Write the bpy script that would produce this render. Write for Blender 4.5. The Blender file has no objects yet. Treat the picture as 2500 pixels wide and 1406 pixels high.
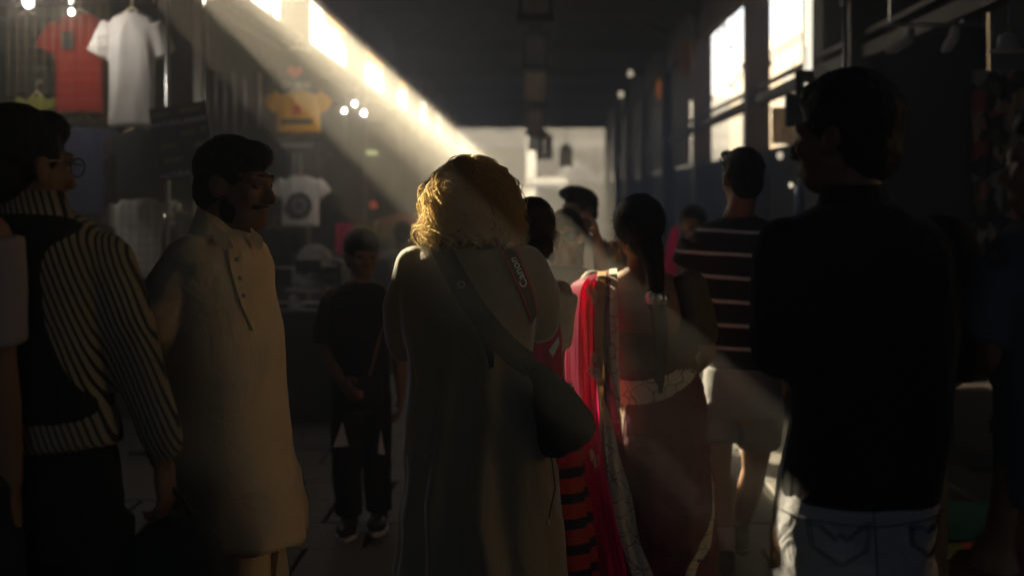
import bpy, bmesh, math, random
import numpy as np
from mathutils import Vector, Matrix, noise as mnoise
from mathutils.bvhtree import BVHTree

random.seed(7); RNG = np.random.default_rng(7)
scene = bpy.context.scene
col = scene.collection

# ------------------------------------------------------------------ camera
FPX, VX, VY, CH = 3472.0, 1302.0, 490.0, 1.53      # focal length in photo pixels, vanishing point, eye height
cam_d = bpy.data.cameras.new('camera'); cam = bpy.data.objects.new('camera', cam_d); col.objects.link(cam)
cam.location = (0, 0, CH); cam.rotation_euler = (math.radians(90), 0, 0)
cam_d.lens = 50; cam_d.sensor_width = 36
cam_d.shift_x = -(VX - 1250) / 2500; cam_d.shift_y = -(703 - VY) / 2500
cam_d.clip_end = 600; cam_d.clip_start = 0.05
cam_d.dof.use_dof = True; cam_d.dof.focus_distance = 4.0; cam_d.dof.aperture_fstop = 2.2
scene.camera = cam

# ------------------------------------------------------------------ sky, sun, exposure
SUN_AZ, SUN_EL = math.radians(35), math.radians(27)    # left of the view axis, above the horizon
sund = Vector((-math.sin(SUN_AZ) * math.cos(SUN_EL), math.cos(SUN_AZ) * math.cos(SUN_EL), math.sin(SUN_EL)))
world = bpy.data.worlds.new('World'); scene.world = world; world.use_nodes = True
wn = world.node_tree; wn.nodes.clear()
sky = wn.nodes.new('ShaderNodeTexSky'); sky.sky_type = 'NISHITA'; sky.sun_disc = False
sky.sun_elevation = SUN_EL; sky.sun_rotation = -SUN_AZ; sky.dust_density = 0.4; sky.air_density = 0.6
wbg = wn.nodes.new('ShaderNodeBackground'); wbg.inputs['Strength'].default_value = 0.05
wout = wn.nodes.new('ShaderNodeOutputWorld')
wn.links.new(sky.outputs[0], wbg.inputs[0]); wn.links.new(wbg.outputs[0], wout.inputs[0])
sl = bpy.data.lights.new('sun', 'SUN'); sl.energy = 5.0; sl.angle = math.radians(0.5); sl.color = (1.0, 0.85, 0.57)
so = bpy.data.objects.new('sun', sl); col.objects.link(so); so.rotation_euler = sund.to_track_quat('Z', 'Y').to_euler()
scene.view_settings.view_transform = 'Standard'; scene.view_settings.look = 'None'
scene.view_settings.exposure = 2.95; scene.view_settings.gamma = 1.0; scene.view_settings.use_curve_mapping = False
cy = scene.cycles
cy.use_denoising = True
try: cy.denoiser = 'OPENIMAGEDENOISE'
except Exception: pass
cy.max_bounces = 7; cy.diffuse_bounces = 4; cy.glossy_bounces = 2; cy.transmission_bounces = 6; cy.volume_bounces = 0
cy.transparent_max_bounces = 24; cy.sample_clamp_indirect = 4.0; cy.caustics_reflective = False; cy.caustics_refractive = False
cy.use_adaptive_sampling = False

# ------------------------------------------------------------------ materials
def lin(c): return tuple(c) + (1.0,) if len(c) == 3 else tuple(c)
MATS = {}
def mat(name, base, rough=0.8, var=0.0, vscale=6.0, bump=0.0, bscale=80.0, crease=0.0, cscale=(16, 16, 5), trans=0.0, tcol=None, sheen=0.0, transp=0.0, metal=0.0, spec=0.3, emit=None, estr=0.0, coat=0.0):
    m = bpy.data.materials.new(name); m.use_nodes = True; nt = m.node_tree; N, L = nt.nodes, nt.links
    N.clear(); out = N.new('ShaderNodeOutputMaterial'); p = N.new('ShaderNodeBsdfPrincipled')
    p.inputs['Base Color'].default_value = lin(base); p.inputs['Roughness'].default_value = rough
    p.inputs['Metallic'].default_value = metal; p.inputs['Specular IOR Level'].default_value = spec
    p.inputs['Sheen Weight'].default_value = sheen; p.inputs['Sheen Roughness'].default_value = .35; p.inputs['Coat Weight'].default_value = coat
    if emit: p.inputs['Emission Color'].default_value = lin(emit); p.inputs['Emission Strength'].default_value = estr
    tc = N.new('ShaderNodeTexCoord'); m['tc'] = tc.name; m['p'] = p.name
    csock = None
    if var > 0:
        nz = N.new('ShaderNodeTexNoise'); nz.inputs['Scale'].default_value = vscale; nz.inputs['Detail'].default_value = 5
        L.new(tc.outputs['Object'], nz.inputs['Vector'])
        mx = N.new('ShaderNodeMix'); mx.data_type = 'RGBA'; mx.name = 'varmix'
        mx.inputs[6].default_value = lin([c * (1 - var) for c in base[:3]]); mx.inputs[7].default_value = lin([min(1, c * (1 + var)) for c in base[:3]])
        L.new(nz.outputs['Fac'], mx.inputs[0]); L.new(mx.outputs[2], p.inputs['Base Color']); csock = mx.outputs[2]
    if bump > 0:
        b = N.new('ShaderNodeTexNoise'); b.inputs['Scale'].default_value = bscale; b.inputs['Detail'].default_value = 4
        L.new(tc.outputs['Object'], b.inputs['Vector'])
        bn = N.new('ShaderNodeBump'); bn.inputs['Strength'].default_value = bump; bn.inputs['Distance'].default_value = 0.01
        L.new(b.outputs['Fac'], bn.inputs['Height']); L.new(bn.outputs[0], p.inputs['Normal'])
    if crease > 0:                                             # soft irregular creases in cloth
        mp = N.new('ShaderNodeMapping'); mp.inputs['Scale'].default_value = cscale; mp.inputs['Rotation'].default_value = (0, .35, 0); L.new(tc.outputs['Object'], mp.inputs['Vector'])
        c1 = N.new('ShaderNodeTexNoise'); c1.inputs['Scale'].default_value = 1.0; c1.inputs['Detail'].default_value = 3; c1.inputs['Distortion'].default_value = 1.2; L.new(mp.outputs[0], c1.inputs['Vector'])
        b2 = N.new('ShaderNodeBump'); b2.inputs['Strength'].default_value = crease; b2.inputs['Distance'].default_value = .03; L.new(c1.outputs['Fac'], b2.inputs['Height'])
        if p.inputs['Normal'].is_linked: L.new(p.inputs['Normal'].links[0].from_socket, b2.inputs['Normal'])
        L.new(b2.outputs[0], p.inputs['Normal'])
    if trans > 0:
        t = N.new('ShaderNodeBsdfTranslucent'); t.inputs[0].default_value = lin(tcol or base); t.name = 'transl'
        if csock is not None and tcol is None: L.new(csock, t.inputs[0])
        ms = N.new('ShaderNodeMixShader'); ms.inputs[0].default_value = trans
        L.new(p.outputs[0], ms.inputs[1]); L.new(t.outputs[0], ms.inputs[2]); L.new(ms.outputs[0], out.inputs[0])
    else: L.new(p.outputs[0], out.inputs[0])
    if transp > 0:                                             # fine hair: part of the light slips between the fibres
        src = out.inputs[0].links[0].from_socket; tr = N.new('ShaderNodeBsdfTransparent'); m2 = N.new('ShaderNodeMixShader'); m2.inputs[0].default_value = transp
        L.new(src, m2.inputs[1]); L.new(tr.outputs[0], m2.inputs[2]); L.new(m2.outputs[0], out.inputs[0])
    MATS[name] = m
    return m

def stripes(m, axis, period, width, colour, warp=0.0, wscale=4.0, phase=0.0):
    """woven stripes: a band of `colour` of the given width every `period` metres along `axis` of the garment"""
    nt = m.node_tree; N, L = nt.nodes, nt.links
    p = N[m['p']]; tc = N[m['tc']]
    dot = N.new('ShaderNodeVectorMath'); dot.operation = 'DOT_PRODUCT'; dot.inputs[1].default_value = axis
    L.new(tc.outputs['Object'], dot.inputs[0]); s = dot.outputs['Value']
    if warp:
        nz = N.new('ShaderNodeTexNoise'); nz.inputs['Scale'].default_value = wscale; nz.inputs['Detail'].default_value = 2
        L.new(tc.outputs['Object'], nz.inputs['Vector'])
        ma = N.new('ShaderNodeMath'); ma.operation = 'MULTIPLY_ADD'; ma.inputs[1].default_value = warp
        L.new(nz.outputs['Fac'], ma.inputs[0]); L.new(s, ma.inputs[2]); s = ma.outputs[0]
    d = N.new('ShaderNodeMath'); d.operation = 'MULTIPLY_ADD'; d.inputs[1].default_value = 1 / period; d.inputs[2].default_value = phase + 100
    L.new(s, d.inputs[0])
    fr = N.new('ShaderNodeMath'); fr.operation = 'FRACT'; L.new(d.outputs[0], fr.inputs[0])
    lt = N.new('ShaderNodeMath'); lt.operation = 'LESS_THAN'; lt.inputs[1].default_value = width / period; L.new(fr.outputs[0], lt.inputs[0])
    mx = N.new('ShaderNodeMix'); mx.data_type = 'RGBA'
    old = p.inputs['Base Color']
    if old.is_linked: L.new(old.links[0].from_socket, mx.inputs[6])
    else: mx.inputs[6].default_value = old.default_value
    mx.inputs[7].default_value = lin(colour)
    L.new(lt.outputs[0], mx.inputs[0]); L.new(mx.outputs[2], old)
    t = N.get('transl')
    if t: L.new(mx.outputs[2], t.inputs[0])

# ------------------------------------------------------------------ geometry helpers
class Geo:
    def __init__(s): s.v = []; s.f = []; s.n = 0
    def add(s, v, f):
        s.v.append(np.asarray(v, float).reshape(-1, 3)); s.f += [tuple(i + s.n for i in q) for q in f]; s.n += len(s.v[-1]); return s
    def box(s, c, d, rot=None):
        v = np.array([(x, y, z) for x in (-.5, .5) for y in (-.5, .5) for z in (-.5, .5)]) * np.array(d)
        if rot is not None: v = v @ np.array(rot).T
        return s.add(v + np.array(c), [(0, 1, 3, 2), (4, 6, 7, 5), (0, 4, 5, 1), (2, 3, 7, 6), (0, 2, 6, 4), (1, 5, 7, 3)])
    def ell(s, c, r, rot=None, nu=20, nv=12):
        v = []; f = []
        for j in range(1, nv):
            t = math.pi * j / nv
            for i in range(nu):
                a = 2 * math.pi * i / nu; v.append((math.sin(t) * math.cos(a) * r[0], math.sin(t) * math.sin(a) * r[1], math.cos(t) * r[2]))
        top = len(v); v += [(0, 0, r[2]), (0, 0, -r[2])]
        for j in range(nv - 2):
            for i in range(nu): a = j * nu + i; b = j * nu + (i + 1) % nu; f.append((a, a + nu, b + nu, b))
        for i in range(nu):
            f.append((top, i, (i + 1) % nu)); k = (nv - 2) * nu; f.append((top + 1, k + (i + 1) % nu, k + i))
        v = np.array(v)
        if rot is not None: v = v @ np.array(rot).T
        return s.add(v + np.array(c), f)
    def rings(s, R, cap=True, closed=True):
        n = len(R[0]); f = []
        for j in range(len(R) - 1):
            for i in range(n if closed else n - 1):
                a = j * n + i; b = j * n + (i + 1) % n; f.append((a, b, b + n, a + n))
        v = np.concatenate([np.asarray(r, float) for r in R])
        if cap:
            f.append(tuple(range(n))[::-1]); f.append(tuple(range((len(R) - 1) * n, len(R) * n)))
        return s.add(v, f)
    def limb(s, pts, n=12, flat=1.0, ends=True, nrm=None):
        """tapered tube through [(x, y, z, r), ...]; rounded ends"""
        P = np.array([p[:3] for p in pts], float); r = [p[3] for p in pts]
        T = np.gradient(P, axis=0) if len(P) > 1 else np.array([[0, 0, 1.]])
        up = np.array(nrm if nrm is not None else (0.31, 0.9, 0.3)); R = []
        for k in range(len(P)):
            t = T[k] / (np.linalg.norm(T[k]) + 1e-9); u = up - t * (up @ t); u /= np.linalg.norm(u) + 1e-9; w = np.cross(t, u); up = u
            R.append([P[k] + r[k] * (math.cos(a) * w + math.sin(a) * u * flat) for a in np.linspace(0, 2 * math.pi, n, endpoint=False)])
        s.rings(R)
        if ends:
            for k in (0, -1): s.ell(P[k], (r[k] * .98,) * 3, nu=10, nv=6)
        return s
    def loft(s, rows, n=32, p=2.3):
        """torso-like tube; rows = (z, cx, cy, rx, ry), superellipse rings"""
        R = []
        for z, cx, cy, rx, ry in rows:
            ring = []
            for a in np.linspace(0, 2 * math.pi, n, endpoint=False):
                c, q = math.cos(a), math.sin(a)
                ring.append((cx + rx * math.copysign(abs(c) ** (2 / p), c), cy + ry * math.copysign(abs(q) ** (2 / p), q), z))
            R.append(ring)
        return s.rings(R)
    def mesh(s, name='m'):
        me = bpy.data.meshes.new(name); me.from_pydata(np.concatenate(s.v).tolist(), [], s.f); me.update()
        return me

def fixn(me):
    bm = bmesh.new(); bm.from_mesh(me); bmesh.ops.recalc_face_normals(bm, faces=bm.faces); bm.to_mesh(me); bm.free(); return me
def smooth(me, on=True):
    me.polygons.foreach_set('use_smooth', [on] * len(me.polygons)); return me

TMP = bpy.data.collections.new('tmp')
def remesh(g, voxel=0.01, it=6, fac=0.5):
    me = fixn(g.mesh('tmp')); o = bpy.data.objects.new('tmp', me); col.objects.link(o)
    md = o.modifiers.new('r', 'REMESH'); md.mode = 'VOXEL'; md.voxel_size = voxel; md.use_smooth_shade = True
    if it: sm = o.modifiers.new('s', 'SMOOTH'); sm.factor = fac; sm.iterations = it
    dg = bpy.context.evaluated_depsgraph_get(); out = bpy.data.meshes.new_from_object(o.evaluated_get(dg))
    bpy.data.objects.remove(o); bpy.data.meshes.remove(me); smooth(out); return out

def hash3(i): 
    i = i.astype(np.int64); h = (i[..., 0] * 374761393 + i[..., 1] * 668265263 + i[..., 2] * 2147483647) & 0xffffffff
    h = ((h ^ (h >> 13)) * 1274126177) & 0xffffffff; return ((h ^ (h >> 16)) & 0xffff) / 32767.5 - 1
def vnoise(p):
    p = np.asarray(p, float); i = np.floor(p); f = p - i; f = f * f * (3 - 2 * f); o = 0
    for dx in (0, 1):
        for dy in (0, 1):
            for dz in (0, 1):
                w = (f[:, 0] if dx else 1 - f[:, 0]) * (f[:, 1] if dy else 1 - f[:, 1]) * (f[:, 2] if dz else 1 - f[:, 2])
                o = o + w * hash3(i + np.array([dx, dy, dz]))
    return o
def coords(me):
    a = np.empty(len(me.vertices) * 3); me.vertices.foreach_get('co', a); return a.reshape(-1, 3)
def normals(me):
    a = np.empty(len(me.vertices) * 3); me.vertices.foreach_get('normal', a); return a.reshape(-1, 3)
def setco(me, v): me.vertices.foreach_set('co', np.ascontiguousarray(v).ravel()); me.update(); return me
def folds(me, amp=0.006, scale=(9, 9, 4), seed=0, skirt=None, diag=0.0):
    """cloth wrinkles pushed along the normals; skirt = (z_top, z_bottom, amp, count): ripples growing to the hem"""
    P = coords(me); Nn = normals(me); S = np.array(scale)
    q = P.copy(); q[:, 0] += diag * q[:, 2]
    w = vnoise(q * S * .6 + seed) * .5
    a = 1 - np.abs(vnoise(q * S + seed + 3.3 + w[:, None])) * 2          # ridged
    b = vnoise(q * S * 2.3 + seed + 9.1)
    d = amp * (a * .7 + b * .35)
    if skirt:
        zt, zb, sa, cnt = skirt
        t = np.clip((zt - P[:, 2]) / (zt - zb), 0, 1); c = P.mean(0)
        ang = np.arctan2(P[:, 1] - c[1], P[:, 0] - c[0]); ph = vnoise(np.c_[P[:, 2] * 1.5, ang * .7, ang * 0 + seed]) * 1.4
        d = d + sa * t ** 1.2 * (np.sin(ang * cnt + ph * 2) * .6 + np.sin(ang * cnt * 1.7 + 1 + ph * 3) * .4)
    return setco(me, P + Nn * d[:, None])

def obj(name, me, m, parent=None, loc=None):
    o = bpy.data.objects.new(name, me); col.objects.link(o)
    if isinstance(me, bpy.types.Mesh) and m is not None:
        me.materials.clear(); me.materials.append(m)
    if parent is not None: o.parent = parent
    if loc is not None: o.location = loc
    return o
def part(name, g, m, parent=None, sm=False, loc=None):
    me = fixn(g.mesh(name)); smooth(me, sm); return obj(name, me, m, parent, loc)
def tag(o, label=None, cat=None, group=None, kind=None):
    for k, v in (('label', label), ('category', cat), ('group', group), ('kind', kind)):
        if v: o[k] = v
    return o
def thing(name, label, cat, loc=(0, 0, 0), group=None, rz=0.0):
    o = bpy.data.objects.new(name, None); col.objects.link(o); o.location = loc; o.rotation_euler.z = rz; o.empty_display_size = .1
    return tag(o, label, cat, group)
def at(px, py, Y): return Vector(((px - VX) / FPX * Y, Y, CH - (py - VY) / FPX * Y))
def bvh(me): return BVHTree.FromPolygons([tuple(v) for v in coords(me)], [tuple(p.vertices) for p in me.polygons])
def crv(pts, n):
    """Catmull-Rom through pts, n samples"""
    P = np.array(pts, float); K = len(P); Q = np.vstack([2 * P[0] - P[1], P, 2 * P[-1] - P[-2]]); out = []
    for t in np.linspace(0, K - 1 - 1e-6, n):
        i = int(t); f = t - i; a, b, c, d = Q[i:i + 4]
        out.append(.5 * (2 * b + (c - a) * f + (2 * a - 5 * b + 4 * c - d) * f * f + (3 * b - a - 3 * c + d) * f ** 3))
    return np.array(out)
def textmesh(txt, size=1.0, ext=0.0, bold=0.0):
    c = bpy.data.curves.new('t', 'FONT'); c.body = txt; c.size = size; c.extrude = ext; c.offset = bold; c.align_x = 'CENTER'; c.align_y = 'CENTER'; c.resolution_u = 3
    o = bpy.data.objects.new('t', c); col.objects.link(o); dg = bpy.context.evaluated_depsgraph_get()
    me = bpy.data.meshes.new_from_object(o.evaluated_get(dg)); bpy.data.objects.remove(o); bpy.data.curves.remove(c); return me
def put_text(name, txt, size, m, parent, loc, rot=(math.pi / 2, 0, 0), ext=0.001, bold=0.0, sx=1.0):
    me = textmesh(txt, size, ext, bold); o = obj(name, me, m, parent, loc); o.rotation_euler = rot; o.scale = (sx, 1, 1); return o
# ------------------------------------------------------------------ materials of the place
M = {}
M['stone'] = mat('paving_stone', (.10, .09, .08), .75, .35, 3, .25, 60)
M['joint'] = mat('joint_sand', (.09, .08, .07), .95, .3, 5)
M['wood'] = mat('dark_wood', (.022, .016, .012), .6, .45, 5, .3, 40)
M['post'] = mat('post_wood', (.04, .03, .022), .55, .4, 4, .3, 30)
M['planks'] = mat('roof_planks', (.013, .011, .009), .8, .4, 3, .3, 20)
M['plaster'] = mat('cream_plaster', (.46, .33, .19), .9, .12, 1.2, .3, 25)
M['plaster2'] = mat('coral_plaster', (.52, .45, .36), .9, .15, .8, .3, 25)
M['plaster3'] = mat('grey_stone', (.24, .22, .22), .9, .2, .8, .3, 25)
M['trim'] = mat('white_trim', (.75, .7, .62), .8, .08, 2)
M['slate'] = mat('blue_grey_panel', (.10, .11, .15), .7, .2, 2)
M['drape'] = mat('orange_reed_blind', (.5, .2, .06), .9, .4, 12, .4, 60, trans=.55, tcol=(.75, .30, .08))
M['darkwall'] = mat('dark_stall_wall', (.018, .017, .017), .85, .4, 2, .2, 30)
M['steel'] = mat('steel_tube', (.5, .5, .5), .3, metal=1.0)
M['white'] = mat('white_paint', (.8, .78, .74), .6, .08, 4)
M['canvas'] = mat('white_canvas', (.86, .85, .82), .85, .04, 4, trans=.8)
M['glass'] = mat('window_glass', (.05, .06, .07), .08, spec=.6)

# ------------------------------------------------------------------ ground
g = Geo(); g.box((0, 60, -.09), (150, 190, .1))
ground = tag(part('ground', g, M['joint']), kind='structure')
bmp = None
slab_meshes = []
for k in range(5):
    gg = Geo(); b = .008; w, d, h = .492 - .004 * k, .494, .05
    zt = .004 * (k % 3)
    gg.rings([[(x * (w / 2 - q), y * (d / 2 - q), z) for x, y in ((-1, -1), (1, -1), (1, 1), (-1, 1))] for q, z in ((0, -.05), (0, zt - .006), (b, zt))])
    slab_meshes.append(fixn(gg.mesh('paving_stone')))
for i in range(10):
    for j in range(26):
        o = obj('paving_stone', slab_meshes[(i * 7 + j * 3 + (i * j) % 5) % 5], M['stone'], ground, ((i - 4.5) * .5 + (.25 if j % 2 else 0), 3.0 + j * .5, 0))
# ------------------------------------------------------------------ the arcade
LX, RX, Y0, Y1 = -2.5, 2.42, -6.0, 46.0
arc = thing('market_arcade', 'long dark wooden market arcade with a gabled roof on two rows of posts', 'arcade', (0, 0, 0))
SILL, HEAD, EAVE, RIDGE = 3.25, 3.82, 4.45, 5.6
YN, NSILL, NHEAD = 9.9, 3.12, 3.84      # unseen clerestory nearer than YN, made taller to shape the beam
def slope_sheet(sgn):
    gg = Geo(); x0, x1 = sgn * 2.66, 0
    prof = [(x0, EAVE - .08), (x1, RIDGE), (x1, RIDGE + .07), (x0, EAVE)]
    gg.rings([[(x, y, z) for x, z in prof] for y in (Y0, Y1)]); return gg
part('roof', slope_sheet(-1), M['planks'], arc); part('roof', slope_sheet(1), M['planks'], arc)
raf = Geo()
raf.rings([[(x, y, z) for x, z in ((-2.62, EAVE - .22), (-.02, RIDGE - .14), (-.02, RIDGE - .005), (-2.62, EAVE - .085))] for y in (-.05, .05)])
raf_me = fixn(raf.mesh('rafter'))
raf2 = Geo(); raf2.rings([[(-x, y, z) for x, z in ((-2.62, EAVE - .22), (-.02, RIDGE - .14), (-.02, RIDGE - .005), (-2.62, EAVE - .085))] for y in (-.05, .05)])
raf2_me = fixn(raf2.mesh('rafter'))
y = 3.5
while y < Y1:
    obj('rafter', raf_me, M['wood'], arc, (0, y, 0)); obj('rafter', raf2_me, M['wood'], arc, (0, y, 0)); y += 1.25
pl = Geo(); pl.box((0, 0, 2.17), (.25, .25, 4.34)); pl.box((0, 0, .15), (.31, .31, .3)); pl.box((0, 0, 3.0), (.29, .29, .06)); post_me = fixn(pl.mesh('post'))
tie = Geo(); tie.box((0, 0, 0), (5.2, .14, .2)); tie_me = fixn(tie.mesh('tie_beam'))
POSTY = [0.06 + 5 * k for k in range(-1, 10)]
for y in POSTY:
    obj('post', post_me, M['post'], arc, (LX, y, 0)); obj('post', post_me, M['post'], arc, (RX, y + .35, 0))
    if y > 3: obj('tie_beam', tie_me, M['wood'], arc, (0, y, 4.25))
# head plates (above the openings) and the sill beam of the left row, rails of the right row
for nm, x, z0, z1, t, ya, yb in (('head_plate', LX, HEAD, 4.425, .12, YN, Y1), ('head_plate', LX, NHEAD, 4.425, .12, Y0, YN), ('head_plate', RX, HEAD, 4.425, .12, Y0, Y1),
                                ('sill_beam', LX, SILL - .12, SILL, .16, YN, Y1), ('sill_beam', LX, NSILL - .1, NSILL, .16, Y0, YN)):
    gg = Geo(); gg.box((x, (ya + yb) / 2, (z0 + z1) / 2), (t, yb - ya, z1 - z0)); part(nm, gg, M['wood'], arc)
gg = Geo(); gg.box((RX, (6 + Y1) / 2, 2.60), (.1, Y1 - 6, .1)); part('rail', gg, M['wood'], arc)
gg = Geo(); gg.box((RX, (6 + Y1) / 2, 2.74), (.05, Y1 - 6, .04)); part('rail', gg, M['wood'], arc)
# end gable and the unseen end wall behind the viewer, its opening sized for fill light
gg = Geo(); gg.rings([[(x, y, z) for x, z in ((-2.64, 3.86), (2.64, 3.86), (2.64, EAVE - .1), (0, RIDGE - .02), (-2.64, EAVE - .1))] for y in (Y1 - .3, Y1 - .1)]); part('gable', gg, M['planks'], arc)
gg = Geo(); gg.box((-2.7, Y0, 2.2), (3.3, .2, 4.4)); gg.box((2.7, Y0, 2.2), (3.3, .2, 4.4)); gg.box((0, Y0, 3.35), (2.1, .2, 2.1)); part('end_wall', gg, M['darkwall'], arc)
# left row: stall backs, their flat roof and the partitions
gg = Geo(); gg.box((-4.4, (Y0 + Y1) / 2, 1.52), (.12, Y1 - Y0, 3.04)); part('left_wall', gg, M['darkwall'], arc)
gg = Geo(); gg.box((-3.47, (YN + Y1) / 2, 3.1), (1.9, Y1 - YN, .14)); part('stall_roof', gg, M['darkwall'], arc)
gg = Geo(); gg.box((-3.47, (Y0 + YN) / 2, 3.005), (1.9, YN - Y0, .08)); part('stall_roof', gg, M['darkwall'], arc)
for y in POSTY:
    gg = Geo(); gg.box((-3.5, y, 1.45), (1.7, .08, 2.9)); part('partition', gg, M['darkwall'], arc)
# right row: shop fronts up to shoulder height and above, partitions, far right stalls
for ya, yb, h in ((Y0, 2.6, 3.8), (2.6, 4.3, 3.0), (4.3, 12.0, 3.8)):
    if ya == 2.6:                                                  # unseen side doorway, added to let fill light in from the lane
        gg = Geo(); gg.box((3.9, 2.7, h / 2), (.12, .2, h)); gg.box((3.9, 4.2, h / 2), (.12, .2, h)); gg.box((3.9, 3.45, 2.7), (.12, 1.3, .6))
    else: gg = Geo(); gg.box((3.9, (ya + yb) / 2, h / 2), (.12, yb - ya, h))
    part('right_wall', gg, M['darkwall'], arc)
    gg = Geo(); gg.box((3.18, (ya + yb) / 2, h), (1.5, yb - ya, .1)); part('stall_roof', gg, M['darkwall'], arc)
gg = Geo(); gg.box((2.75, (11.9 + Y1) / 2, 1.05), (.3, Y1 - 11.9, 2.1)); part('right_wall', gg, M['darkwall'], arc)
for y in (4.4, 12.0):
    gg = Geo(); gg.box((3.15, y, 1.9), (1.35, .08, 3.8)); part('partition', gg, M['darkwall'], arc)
# left clerestory boards; the unseen near ones and their slits are added to shape the sunbeam
for a, b, z0, z1 in ((Y0, 7.1, NSILL, NHEAD), (7.26, 7.40, NSILL, NHEAD), (7.1, 7.26, 3.70, NHEAD), (7.1, 7.26, NSILL, 3.2), (7.40, 7.52, NSILL, 3.5), (7.40, 7.52, 3.78, NHEAD), (7.52, 8.8, NSILL, NHEAD), (8.8, YN, NSILL, 3.2),
                     (14.4, 15.7, SILL, HEAD), (19.4, 20.9, SILL, HEAD), (24.2, 26.1, SILL, HEAD), (28.7, 31.2, SILL, HEAD), (33.9, 36.5, SILL, HEAD), (39.2, Y1, SILL, HEAD)):
    gg = Geo(); gg.box((LX - .05, (a + b) / 2, (z0 + z1) / 2), (.05, b - a, z1 - z0)); part('shutter', gg, M['wood'], arc)
for a, b, z0, z1 in ((20.6, 25.3, 3.1, HEAD), (25.6, 26.2, 3.0, HEAD), (27.4, 30.2, 2.1, HEAD), (31.2, 35.2, 2.1, HEAD), (36, Y1, 2.1, HEAD), (22.6, 25.3, 2.1, 3.1), (12.0, 12.6, 2.1, HEAD)):
    gg = Geo(); gg.box((RX + .05, (a + b) / 2, (z0 + z1) / 2), (.05, b - a, z1 - z0)); part('shutter', gg, M['wood'], arc)
# slim clerestory balusters; the nearest, unseen, are added to streak the beam
gb = Geo(); gb.box((0, 0, (NSILL + HEAD) / 2), (.035, .05, HEAD - NSILL)); gb_me = fixn(gb.mesh('baluster'))
for yb in (9.42, 9.62, 11.2, 11.53, 11.86, 12.19, 12.52, 13.6): obj('baluster', gb_me, M['wood'], arc, (LX, yb, 0))
# ragged reed blinds under the eave
def blind(y0, y1, prof, nm='reed_blind'):
    gg = Geo(); n = 40; R = []
    ys = np.linspace(y0, y1, n); hz = np.interp(np.linspace(0, 1, n), [p[0] for p in prof], [p[1] for p in prof])
    hz = hz + RNG.uniform(-.03, .03, n)
    v = []; 
    for k in range(n): v += [(LX - .12 + .01 * math.sin(k), ys[k], 4.0), (LX - .12 + .015 * math.sin(k * .7), ys[k], hz[k])]
    gg.add(v, [(2 * k, 2 * k + 1, 2 * k + 3, 2 * k + 2) for k in range(n - 1)])
    return gg
for (a, b, prof, lab) in (
        (15.3, 19.9, [(0, 3.95), (.45, 3.9), (.55, 3.72), (.8, 3.75), (1, 3.62)], 'sunlit orange reed blind hanging under the left eave beside the brightest opening'),
        (20.3, 24.9, [(0, 3.66), (.4, 3.6), (.6, 3.74), (1, 3.7)], 'orange reed blind hanging under the left eave, second along the row'),
        (25.3, 29.9, [(0, 3.8), (.5, 3.7), (1, 3.74)], 'small orange reed blind hanging under the left eave, third along the row')):
    o = part('reed_blind', blind(a, b, prof), M['drape']); tag(o, lab, 'blind', 'reed blinds under the left eave')

# ------------------------------------------------------------------ outside on the right: a sunlit house
hs = thing('plaster_house', 'sunlit cream plaster house seen through the right hand openings', 'house', (7.2, 24, 0))
gg = Geo(); gg.box((2, 0, 3.1), (4, 56, 6.2)); part('wall', gg, M['plaster'], hs)
gg = Geo(); gg.box((-.06, 0, 6.1), (.3, 56, .25)); part('cornice', gg, M['trim'], hs)
for k in range(13):
    y = -25 + k * 4.1
    gg = Geo(); gg.box((-.02, y, 4.2), (.06, 1.2, 2.0)); w = part('window', gg, M['glass'], hs)
    gg = Geo()
    for dy in (-.65, .65): gg.box((-.05, y + dy, 4.2), (.1, .1, 2.2))
    gg.box((-.05, y, 5.3), (.12, 1.42, .12)); gg.box((-.08, y, 3.14), (.2, 1.5, .1)); part('frame', gg, M['trim'], w)
# ------------------------------------------------------------------ the bright square beyond the far end
def house(label, x0, x1, Y, h, m, bands=(), cols=()):
    t = thing('square_house', label, 'house', ((x0 + x1) / 2, Y, 0)); w = x1 - x0
    gg = Geo(); gg.box((0, 3, h / 2), (w, 6, h)); part('wall', gg, m, t)
    for z, hh, mm, d in bands:
        gg = Geo(); gg.box((0, -d / 2, z), (w + .1, d, hh)); part('cornice', gg, mm, t)
    for x, z, ww, hh in cols:
        gg = Geo(); gg.box((x - (x0 + x1) / 2, -.02, z), (ww, .08, hh)); wnd = part('window', gg, M['slate'], t)
        gg = Geo(); gg.box((x - (x0 + x1) / 2, -.08, z - hh / 2 - .06), (ww + .2, .18, .1)); part('sill', gg, M['trim'], wnd)
    return t
house('pale coral stone house with a white ledge beyond the far end of the arcade', -10, -.3, 57, 5.6, M['plaster2'],
      [(3.75, .28, M['trim'], .9), (5.4, .3, M['trim'], .5)], [(-2.5, 2.5, .7, 1.0), (-1.1, 2.5, .7, 1.0), (-2.5, 4.6, .7, .8), (-1.1, 4.6, .7, .8)])
house('grey stone house with a broad cream ledge at the far right of the square', .1, 12, 58, 5.8, M['plaster3'],
      [(3.8, .36, M['trim'], 1.0), (4.55, .10, M['slate'], .3), (4.28, .10, M['slate'], .3)], [(1.3, 2.75, .9, .8), (2.8, 2.75, .9, .8), (4.3, 2.75, .9, .8), (.5, 4.9, .6, .5), (1.5, 4.9, .6, .5), (2.5, 4.9, .6, .5)])
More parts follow.
